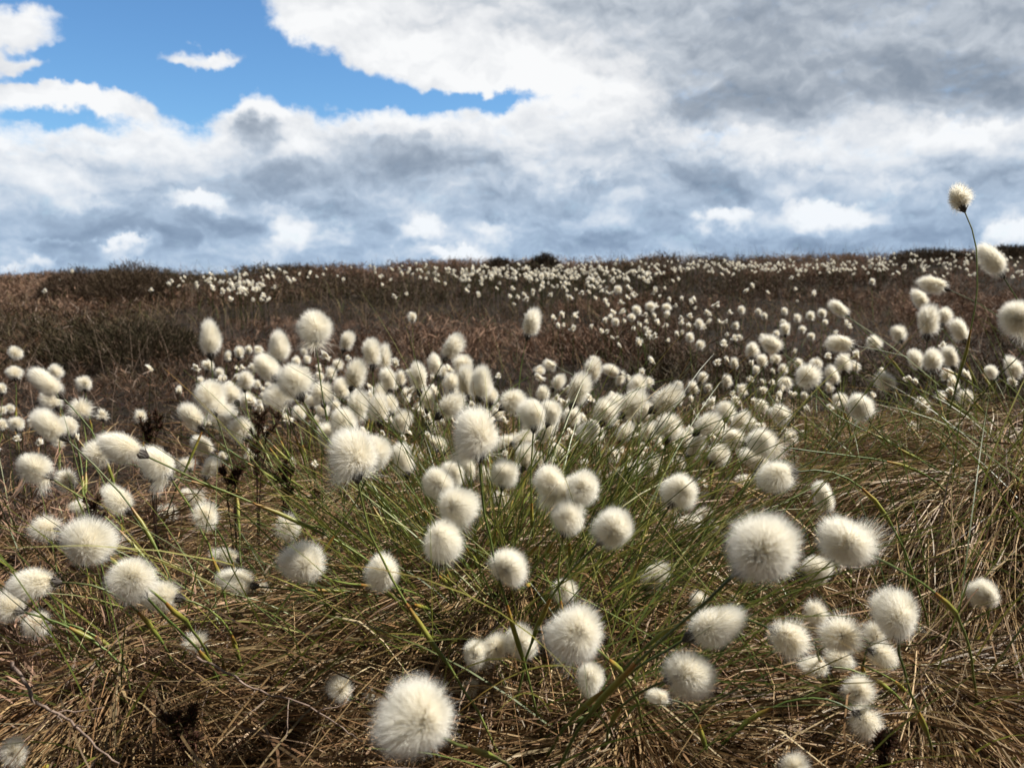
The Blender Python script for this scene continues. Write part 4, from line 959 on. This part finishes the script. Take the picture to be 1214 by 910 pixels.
def build_green():
    r = np.random.default_rng(33)
    bag = Bag()
    G = np.array([(0.10, 0.13, 0.025), (0.07, 0.095, 0.02), (0.15, 0.165, 0.03), (0.19, 0.18, 0.04), (0.05, 0.07, 0.018)])
    fan = [(0.0, 0.86, 0.16, 900, 0.9), (0.02, 1.0, 0.2, 700, 0.5), (0.27, 1.02, 0.18, 380, 0.8), (0.60, 1.02, 0.18, 300, 0.7), (0.36, 0.68, 0.14, 260, 1.2), (-0.36, 0.72, 0.16, 150, 1.2), (-0.15, 0.8, 0.14, 260, 1.1),
           (0.10, 1.30, 0.2, 330, 0.5), (-0.26, 1.28, 0.2, 330, 0.5), (0.62, 1.5, 0.2, 220, 0.5), (0.36, 1.52, 0.2, 200, 0.5), (-0.08, 1.7, 0.22, 200, 0.5), (0.95, 1.35, 0.25, 140, 0.7), (0.12, 0.62, 0.14, 130, 1.3), (-0.6, 1.05, 0.2, 110, 1.0),
           (0.75, 0.85, 0.2, 90, 0.8)]
    for (tx, ty, rad, n, spread) in fan:
        a = r.uniform(0, 2 * PI, n); r0 = rad * np.sqrt(r.random(n))
        x0 = tx + np.cos(a) * r0; y0 = ty + np.sin(a) * r0
        lean = np.abs(r.normal(0, 0.30, n)) * spread + 0.75 * spread * r0 / rad * r.uniform(0.3, 1.1, n)
        ang = a + r.normal(0, 0.5, n)
        m_ = r.random(n) < 0.48; n = int(m_.sum()); x0, y0, lean, ang = x0[m_], y0[m_], lean[m_], ang[m_]
        Ln = r.uniform(0.10, 0.30, n) * (0.8 + 0.35 * r.random(n)) * (1.0 if ty < 0.95 else 0.78); S = 8
        t = np.linspace(0, 1, S)[None]
        th = lean[:, None] + r.uniform(0.0, 0.75, n)[:, None] * t ** 1.5
        ds = Ln[:, None] / (S - 1)
        ho = np.cumsum(np.sin(th) * ds, axis=1) - np.sin(th[:, :1]) * ds; ve = np.cumsum(np.cos(th) * ds, axis=1) - np.cos(th[:, :1]) * ds
        X = x0[:, None] + ho * np.cos(ang)[:, None]; Y = y0[:, None] + ho * np.sin(ang)[:, None]
        Z = np.maximum(ground(x0, y0)[:, None] + ve, ground(X, Y) + 0.006)
        w = r.uniform(0.0010, 0.0019, n)[:, None] * (1 - 0.85 * t ** 2.5)
        c = G[r.integers(0, len(G), n)] * r.uniform(0.75, 1.25, (n, 1))
        tip = np.where((r.random(n) < 0.35)[:, None], np.array([0.28, 0.16, 0.06]), c * 1.1)
        base = np.array([0.2, 0.15, 0.06])
        tt = t[0][None, :, None]
        C = c[:, None] + (tip - c)[:, None] * np.clip((tt - 0.75) / 0.25, 0, 1) + (base - c[:, None]) * np.clip(1 - tt / 0.25, 0, 1) * 0.7
        bag.rib(np.stack([X, Y, Z], -1), np.broadcast_to(w, X.shape), r.normal(size=(n, 3)), C)
    # long leaves leaning over the straw: out of the middle tussock to both sides and towards the viewer
    for (tx, ty, rad, n, a0, sa, l0, l1) in [(0.06, 0.66, 0.10, 190, 0.25, 0.35, 0.9, 1.35), (0.02, 0.80, 0.12, 200, 0.5, 0.4, 0.8, 1.2), (-0.06, 0.78, 0.12, 120, 2.9, 0.4, 0.8, 1.3), (-0.3, 0.75, 0.14, 60, 3.0, 0.5, 0.9, 1.35), (0.45, 0.80, 0.16, 150, 0.4, 0.6, 0.7, 1.3), (0.0, 0.7, 0.14, 60, -1.6, 0.6, 0.9, 1.3), (0.28, 0.95, 0.16, 100, 0.5, 0.4, 0.8, 1.2), (0.6, 0.9, 0.2, 60, 2.6, 0.8, 0.8, 1.2)]:
        a = r.uniform(0, 2 * PI, n); r0 = rad * np.sqrt(r.random(n)); x0 = tx + np.cos(a) * r0; y0 = ty + np.sin(a) * r0
        ang = r.normal(a0, sa, n); lean = r.uniform(l0, l1, n) - 0.35
        n = int(n * 0.62); ang, lean, x0, y0 = ang[:n], lean[:n], x0[:n], y0[:n]
        Ln = r.uniform(0.16, 0.38, n); S = 9; t = np.linspace(0, 1, S)[None]
        th = lean[:, None] + r.uniform(0.2, 0.9, n)[:, None] * t ** 1.4; ds = Ln[:, None] / (S - 1)
        ho = np.cumsum(np.sin(th) * ds, axis=1); ve = np.cumsum(np.cos(th) * ds, axis=1)
        X = x0[:, None] + ho * np.cos(ang)[:, None]; Y = y0[:, None] + ho * np.sin(ang)[:, None]
        Z = np.maximum(ground(x0, y0)[:, None] + ve, ground(X, Y) + 0.02 + 0.02 * r.random(n)[:, None])
        w = r.uniform(0.0011, 0.0019, n)[:, None] * (1 - 0.85 * t ** 2.5)
        c = G[r.integers(0, 4, n)] * r.uniform(0.75, 1.25, (n, 1))
        tip = np.where((r.random(n) < 0.3)[:, None], np.array([0.30, 0.17, 0.05]), c * 1.15); tt = t[0][None, :, None]
        bag.rib(np.stack([X, Y, Z], -1), np.broadcast_to(w, X.shape), r.normal(size=(n, 3)), c[:, None] + (tip - c)[:, None] * np.clip((tt - 0.7) / 0.3, 0, 1))
    tag(link('sedge_grass', bag.mesh('sedge_grass', M_GREEN)), 'thin green sedge leaves fanning out of the tussocks', None, None, 'stuff')


# ------------------------------------------------------------------ heather
def twig_template(r, leafy=0.5, shoots=11):
    """one heather plant about 1 high: (P list of (S,3), widths, kind)"""
    out = []
    lean = r.normal(0, 0.28, 2)
    def curve(p, d, L, S, wob):
        pts = [p.copy()]
        for s in range(S - 1):
            d = norm(d + r.normal(0, wob, 3) + np.array([0, 0, 0.10])); pts.append(pts[-1] + d * L / (S - 1))
        return np.array(pts), d
    for m in range(3):
        st, _ = curve(np.array([r.normal(0, 0.05), r.normal(0, 0.05), -0.05]), norm(np.array([lean[0] + r.normal(0, 0.35), lean[1] + r.normal(0, 0.35), 1.0])), r.uniform(0.75, 1.1), 6, 0.2)
        out.append((st, 0.012, 0))
        for k in range(shoots):
            i = r.integers(1, 6); f = r.random()
            p = st[i - 1] * (1 - f) + st[i] * f
            d = norm(np.array([r.normal(0, 0.7), r.normal(0, 0.7), 0.75]))
            sh, _ = curve(p, d, r.uniform(0.14, 0.34), 4, 0.2)
            out.append((sh, 0.020 if r.random() < leafy else 0.009, 1))
    return out


def build_heather():
    r = np.random.default_rng(55)
    bag = Bag()
    temps = [twig_template(r, r.uniform(0.4, 0.75), 12) for _ in range(10)]
    pk = []
    for T in temps:
        Ls = [np.array([q[0] for q in T if len(q[0]) == 6]), np.array([q[0] for q in T if len(q[0]) == 4])]
        Ws = [np.array([q[1] for q in T if len(q[0]) == 6]), np.array([q[1] for q in T if len(q[0]) == 4])]
        pk.append((Ls, Ws))
    # positions: a wedge from 1.3 m to the ridge, kept off the tussocks with cotton grass
    def field(n, y0, y1, pw=1.5):
        y = (y0 ** pw + r.random(n) * (y1 ** pw - y0 ** pw)) ** (1 / pw)
        x = r.uniform(-0.80, 0.80, n) * y
        return x, y
    xs, ys = [], []
    x, y = field(15000, 1.75, 9.7); xs.append(x); ys.append(y)
    # left foreground scrub
    n = 1000; x = r.uniform(-1.5, -0.12, n); y = r.uniform(0.5, 2.0, n)
    ok = (x + 0.20 + 0.30 * (y - 0.6) < 0) & (r.random(n) < 0.75); xs.append(x[ok]); ys.append(y[ok])
    n = 30; x = r.uniform(-0.6, -0.25, n); y = r.uniform(0.42, 0.75, n); xs.append(x); ys.append(y)
    # a little among the middle heads and the right
    n = 520; x = r.uniform(-0.3, 1.6, n); y = r.uniform(1.2, 2.0, n); xs.append(x); ys.append(y)
    X = np.concatenate(xs); Y = np.concatenate(ys); n = len(X)
    Hm = fbm(X * 1.1, Y * 1.1, 61)
    gap = fbm(X * 1.6 + 9, Y * 1.6, 71)
    keep = (gap > 0.2) | (Y > 6.5)
    X, Y, Hm = X[keep], Y[keep], Hm[keep]; n = len(X)
    h = (0.04 + 0.17 * sstep(0.32, 0.72, Hm)) * r.uniform(0.6, 1.25, n)
    h = np.where((Y < 1.6), h * 0.62, h)
    h = np.where((Y > 5.2), np.minimum(h, 0.10 + 0.05 * r.random(n)), h)
    h *= np.where(X > 0.2 * Y, 0.8, 1.0)
    Gd = ground(X, Y)
    kind = fbm(X * 0.9 + 31, Y * 0.9 + 4, 81) + r.normal(0, 0.10, n)
    brown = np.array([0.064, 0.037, 0.022]); red = np.array([0.11, 0.058, 0.034]); pink = np.array([0.24, 0.15, 0.105]); green = np.array([0.052, 0.040, 0.020]); grey = np.array([0.17, 0.13, 0.105])
    for ti, (Ls, Ws) in enumerate(pk):
        sel = np.where(np.arange(n) % len(pk) == ti)[0]
        if not len(sel): continue
        m = len(sel)
        a = r.uniform(0, 2 * PI, m); ca, sa = np.cos(a), np.sin(a)
        wide = r.uniform(0.9, 1.5, m)
        k = kind[sel]
        col = np.where((k > 0.58)[:, None], pink, np.where((k > 0.5)[:, None], red, np.where((k > 0.36)[:, None], brown, green)))
        for part in (0, 1):
            P0, w0 = Ls[part], Ws[part]
            K, S, _ = P0.shape
            Px = (P0[None, :, :, 0] * ca[:, None, None] - P0[None, :, :, 1] * sa[:, None, None]) * (h[sel] * wide)[:, None, None] + X[sel][:, None, None]
            Py = (P0[None, :, :, 0] * sa[:, None, None] + P0[None, :, :, 1] * ca[:, None, None]) * (h[sel] * wide)[:, None, None] + Y[sel][:, None, None]
            Pz = P0[None, :, :, 2] * h[sel][:, None, None] + Gd[sel][:, None, None]
            P = np.stack([Px, Py, Pz], -1).reshape(m * K, S, 3)
            taper = np.array([1, .9, .8, .65, .5, .25]) if S == 6 else np.array([0.7, 1.0, 0.9, 0.3])
            dist = np.repeat(np.sqrt(X[sel] ** 2 + Y[sel] ** 2), K)
            w = (np.tile(w0, m) * np.repeat(np.clip(h[sel], 0.06, 0.14), K) * (0.85 + 0.13 * dist))[:, None] * taper[None]
            c = np.repeat(col, K, axis=0) * r.uniform(0.6, 1.4, (m * K, 1))
            if part == 0: c = 0.5 * c + 0.5 * grey * r.uniform(0.3, 1.0, (m * K, 1))
            else: c = np.where((r.random(m * K) < 0.10)[:, None], grey * 1.1, c)
            bag.rib(P, w, r.normal(size=(m * K, 3)), c)
    # bare twigs standing out of the heather
    n = 3800; x, y = field(n, 1.7, 9.2); S = 6; t = np.linspace(0, 1, S)[None]
    a = r.uniform(0, 2 * PI, n); L = r.uniform(0.07, 0.2, n); le = np.abs(r.normal(0.1, 0.4, n)); bd = r.normal(0, 0.5, n)
    X2 = x[:, None] + L[:, None] * (np.sin(le)[:, None] * np.cos(a)[:, None] * t + 0.2 * np.cos(a + bd)[:, None] * t ** 2); Y2 = y[:, None] + L[:, None] * (np.sin(le)[:, None] * np.sin(a)[:, None] * t + 0.2 * np.sin(a + bd)[:, None] * t ** 2)
    Z2 = ground(x, y)[:, None] + 0.02 + L[:, None] * np.cos(le)[:, None] * t + r.normal(0, 0.004, (n, S))
    w = (0.0011 * (0.8 + 0.16 * y))[:, None] * (1 - 0.6 * t)
    bag.rib(np.stack([X2, Y2, Z2], -1), np.broadcast_to(w, X2.shape), r.normal(size=(n, 3)), np.array([[0.24, 0.175, 0.135]]) * r.uniform(0.35, 1.2, (n, 1)))
    # pale dead grass and a little green standing in it
    n = 9000; x, y = field(n, 1.6, 9.6)
    pt = fbm(x * 0.8 + 5, y * 0.8, 91); ok = pt > 0.42; x, y = x[ok], y[ok]; n = len(x)
    S = 5; t = np.linspace(0, 1, S)[None]
    a = r.uniform(0, 2 * PI, n); L = r.uniform(0.08, 0.2, n); le = np.abs(r.normal(0.2, 0.45, n))
    X2 = x[:, None] + np.cos(a)[:, None] * L[:, None] * (np.sin(le)[:, None] * t + 0.25 * t ** 2); Y2 = y[:, None] + np.sin(a)[:, None] * L[:, None] * (np.sin(le)[:, None] * t + 0.25 * t ** 2)
    Z2 = ground(x, y)[:, None] + L[:, None] * np.cos(le)[:, None] * t - 0.2 * L[:, None] * t ** 3
    w = (0.0012 * (0.8 + 0.16 * y))[:, None] * (1 - 0.8 * t ** 2)
    gsel = (r.random(n) < 0.3) | ((x > -0.1 * y) & (x < 0.45 * y) & (y < 3.2) & (r.random(n) < 0.75))
    c = np.where(gsel[:, None], np.array([0.085, 0.11, 0.032]), np.array([0.27, 0.19, 0.105])) * r.uniform(0.6, 1.25, (n, 1))
    bag.rib(np.stack([X2, Y2, Z2], -1), np.broadcast_to(w, X2.shape), r.normal(size=(n, 3)), c)
    tag(link('heather', bag.mesh('heather', M_HEATH)), 'low brown heather scrub covering the moor', None, None, 'stuff')


def heather_bush(px, py_top, z, wpx, label, col, n=260, hmul=1.0, group=None):
    """a taller bush standing out of the heather: woody stems and a leafy crown"""
    r = np.random.default_rng(int(px) + 3)
    top = CAMP + ray(px, py_top) * z
    x, y = top[0], top[1]
    g = gz(x, y)
    H = max((top[2] - g) * hmul, 0.12); R = wpx * z / F0 / 2
    o = bpy.data.objects.new('heather_bush', None); COL.objects.link(o); o.location = (x, y, g)
    bag = Bag(); sb = Bag()
    SPs = []
    for _ in range(40):
        a = r.uniform(0, 2 * PI); q = math.sqrt(r.random())
        e = np.array([math.cos(a) * R * 0.75 * q, math.sin(a) * R * 0.75 * q, H * (1 - 0.6 * q * q) * r.uniform(0.5, 0.72)])
        SPs.append(bezier(np.array([e[0] * 0.4, e[1] * 0.4, -0.03]), np.array([e[0] * 0.5, e[1] * 0.5, H * 0.3]), e * np.array([0.95, 0.95, 0.7]), e, 5))
    sb.rib(np.array(SPs), np.tile([0.006, 0.005, 0.004, 0.003, 0.002], (40, 1)), r.normal(size=(40, 3)), np.tile([0.09, 0.06, 0.045], (40, 1)))
    n2 = n * 22
    a = r.uniform(0, 2 * PI, n2); q = np.sqrt(r.random(n2)); u = r.random(n2) ** 0.6
    lump = 0.78 + 0.32 * fbm(np.cos(a) * q * 3 + px, np.sin(a) * q * 3, 7) + 0.2 * (vnoise(np.cos(a) * q * 9 + px, np.sin(a) * q * 9, 8) - 0.5)
    p0 = np.stack([np.cos(a) * q * R, np.sin(a) * q * R, u * H * 0.92 * (1 - 0.75 * q ** 2.4) * lump], -1)
    d = norm(np.stack([np.cos(a) * q * 0.8, np.sin(a) * q * 0.8, np.full(n2, 0.8)], -1) + r.normal(0, 0.45, (n2, 3)))
    L = r.uniform(0.025, 0.06, n2) * (0.6 + 0.07 * z)
    t = np.array([0, 0.35, 0.7, 1.0])
    P = p0[:, None] + d[:, None] * (L[:, None] * t)[..., None]
    P[:, :, :2] += r.normal(0, 0.003, (n2, 4, 2))
    w = (0.0017 * (0.7 + 0.16 * z)) * np.array([0.7, 1, 0.9, 0.3])[None] * r.uniform(0.7, 1.3, n2)[:, None]
    c = np.array(col)[None] * r.uniform(0.5, 1.5, (n2, 1))
    c = np.where((r.random(n2) < 0.1)[:, None], np.array([0.16, 0.11, 0.08]), c)
    bag.rib(P, w, r.normal(size=(n2, 3)), c)
    link('branches', sb.mesh('branches', M_TWIG), o).name = 'woody_stem'
    link('crown', bag.mesh('crown', M_HEATH), o)
    tag(o, label, 'bush', group)


def sprig(px, py_base, z, h, lean, label, leafy=True):
    r = np.random.default_rng(int(px * 3 + py_base))
    b = CAMP + ray(px, py_base) * z
    g = gz(b[0], b[1]); b[2] = max(b[2], g)
    o = bpy.data.objects.new('heather_sprig', None); COL.objects.link(o); o.location = b
    st = Bag(); lf = Bag()
    for m in range(3):
        e = np.array([lean * h + r.normal(0, 0.2) * h, r.normal(0, 0.15) * h, h * r.uniform(0.8, 1.0)])
        p = bezier(np.zeros(3) - [0, 0, b[2] - g + 0.01], np.array([0, 0, h * 0.3]), e * [0.6, 0.6, 0.75], e, 9)
        p[1:] += r.normal(0, 0.0015, (8, 3))
        st.rib(np.repeat(p[None], 2, 0), np.tile(np.linspace(0.0018, 0.0007, 9), (2, 1)), np.array([[1.0, 0, 0], [0, 1.0, 0]]), np.tile([0.075, 0.045, 0.035], (2, 1)))
        segs = [p]
        for k in range(6):
            i = r.integers(3, 8); d = norm(np.array([r.normal(0, 0.8), r.normal(0, 0.8), 0.9])); L = h * r.uniform(0.12, 0.3)
            q = np.array([p[i] + d * L * s for s in np.linspace(0, 1, 5)]); q[:, 2] += np.linspace(0, 1, 5) ** 2 * L * 0.2
            st.rib(q[None], np.linspace(0.001, 0.0006, 5)[None], np.array([[1.0, 0.3, 0]]), np.array([[0.08, 0.045, 0.035]]))
            segs.append(q)
        # needle leaves in whorls
        for q in segs:
            nn = int(len(q) * 20); ii = r.integers(max(0, len(q) // 3), len(q) - 1, nn); f = r.random(nn)
            base = q[ii] * (1 - f)[:, None] + q[ii + 1] * f[:, None]
            d = norm(norm(q[ii + 1] - q[ii]) * 0.9 + r.normal(0, 0.6, (nn, 3)))
            L = r.uniform(0.003, 0.0075, nn)
            P = base[:, None] + d[:, None] * (L[:, None] * np.array([0, 0.5, 1.0]))[..., None]
            col = np.array([(0.075, 0.035, 0.024), (0.10, 0.048, 0.032), (0.05, 0.042, 0.018)])[r.integers(0, 3, nn)] * r.uniform(0.6, 1.3, (nn, 1))
            lf.rib(P, np.tile([0.0006, 0.0008, 0.0002], (nn, 1)), r.normal(size=(nn, 3)), col)
    link('twig', st.mesh('twig', M_HEATH), o)
    link('foliage', lf.mesh('foliage', M_HEATH), o)
    tag(o, label, 'heather', 'heather sprigs in the dry grass')


def bare_twig(pix, z, rad, label):
    """a dead branch: main line through points of the photograph lying on the straw, with short side twigs"""
    r = np.random.default_rng(int(pix[0][0]))
    pts = []
    for (px, py, zz) in pix:
        p = CAMP + ray(px, py) * zz
        p[2] = max(p[2], gz(p[0], p[1]) + 0.012); pts.append(p)
    pts = np.array(pts)
    # smooth
    t = np.linspace(0, len(pts) - 1, 24); i = np.minimum(t.astype(int), len(pts) - 2); f = (t - i)[:, None]
    path = pts[i] * (1 - f) + pts[i + 1] * f
    path[1:-1] = 0.25 * path[:-2] + 0.5 * path[1:-1] + 0.25 * path[2:]
    path += r.normal(0, 0.0007, path.shape)
    o0 = path[0].copy()
    V, Q = tube(path - o0, np.linspace(rad, rad * 0.45, 24), 6)
    o = link('dead_twig', mesh_np('dead_twig', V, Q, None, None, (M_TWIG,)), None, o0)
    for k in range(5):
        j = r.integers(4, 21); d = norm(path[j] - path[j - 1]); d = norm(d + r.normal(0, 0.7, 3) + np.array([0, 0, 0.5])); L = r.uniform(0.02, 0.045)
        q = np.array([path[j] + d * L * s + r.normal(0, 0.0006, 3) for s in np.linspace(0, 1, 6)]); q[0] = path[j]
        v, qq = tube(q - o0, np.linspace(rad * 0.5, rad * 0.2, 6), 5)
        link('side_twig', mesh_np('side_twig', v, qq, None, None, (M_TWIG,)), o)
    tag(o, label, 'twig')


far_cotton()
build_straw()
build_green()
build_heather()
BG = 'taller bushes rising from the heather'
heather_bush(155, 302, 6.2, 120, 'dark rounded heather bush making the hump on the horizon', (0.058, 0.040, 0.024), 420, 0.9, BG)
heather_bush(95, 314, 6.6, 90, 'lower brown bush beside the hump on the horizon', (0.06, 0.04, 0.026), 240, 1.0, BG)
heather_bush(645, 300, 7.6, 38, 'small dark bush standing out on the middle of the horizon', (0.035, 0.028, 0.018), 160, 1.0, BG)
heather_bush(592, 305, 7.8, 30, 'tiny dark bush left of the small one on the middle horizon', (0.04, 0.03, 0.02), 110, 1.0, BG)
heather_bush(1105, 296, 7.8, 90, 'dark flat bush on the ridge below the head alone against the sky', (0.045, 0.034, 0.022), 160, 0.8, BG)
heather_bush(1195, 293, 8.0, 60, 'dark flat bush on the ridge at the far edge', (0.045, 0.034, 0.022), 160, 0.8, BG)
heather_bush(150, 366, 3.4, 190, 'wide dark bush low in the brown heather', (0.042, 0.034, 0.018), 420, 0.75, BG)
sprig(118, 640, 0.80, 0.045, -0.1, 'dark heather sprig between the bulky bent head and a bowing head')
sprig(180, 545, 0.95, 0.05, 0.0, 'reddish heather sprig standing behind the bulky bent head')
sprig(300, 535, 1.0, 0.05, 0.5, 'dark heather sprig leaning under a cluster of white heads')
sprig(335, 590, 0.95, 0.042, 0.2, 'thin heather sprig among green leaves beside the large stemmed head')
sprig(275, 590, 0.95, 0.04, 0.0, 'bushy brown heather sprig among pale small heads')
sprig(225, 880, 0.60, 0.028, -0.1, 'thin dark heather sprig rising from straw near the bottom edge')
sprig(1050, 905, 0.56, 0.022, -0.25, 'small dark heather sprig beside the lower torn tuft')
bare_twig([(14, 782, 0.58), (40, 832, 0.57), (75, 848, 0.57), (105, 876, 0.56), (140, 905, 0.55)], 0.57, 0.0013, 'pale crooked dead twig running down to the bottom edge')
bare_twig([(232, 778, 0.62), (275, 800, 0.61), (300, 818, 0.61), (350, 828, 0.6), (405, 860, 0.59), (430, 880, 0.585)], 0.6, 0.001, 'thin bare curved twig lying across the combed straw')
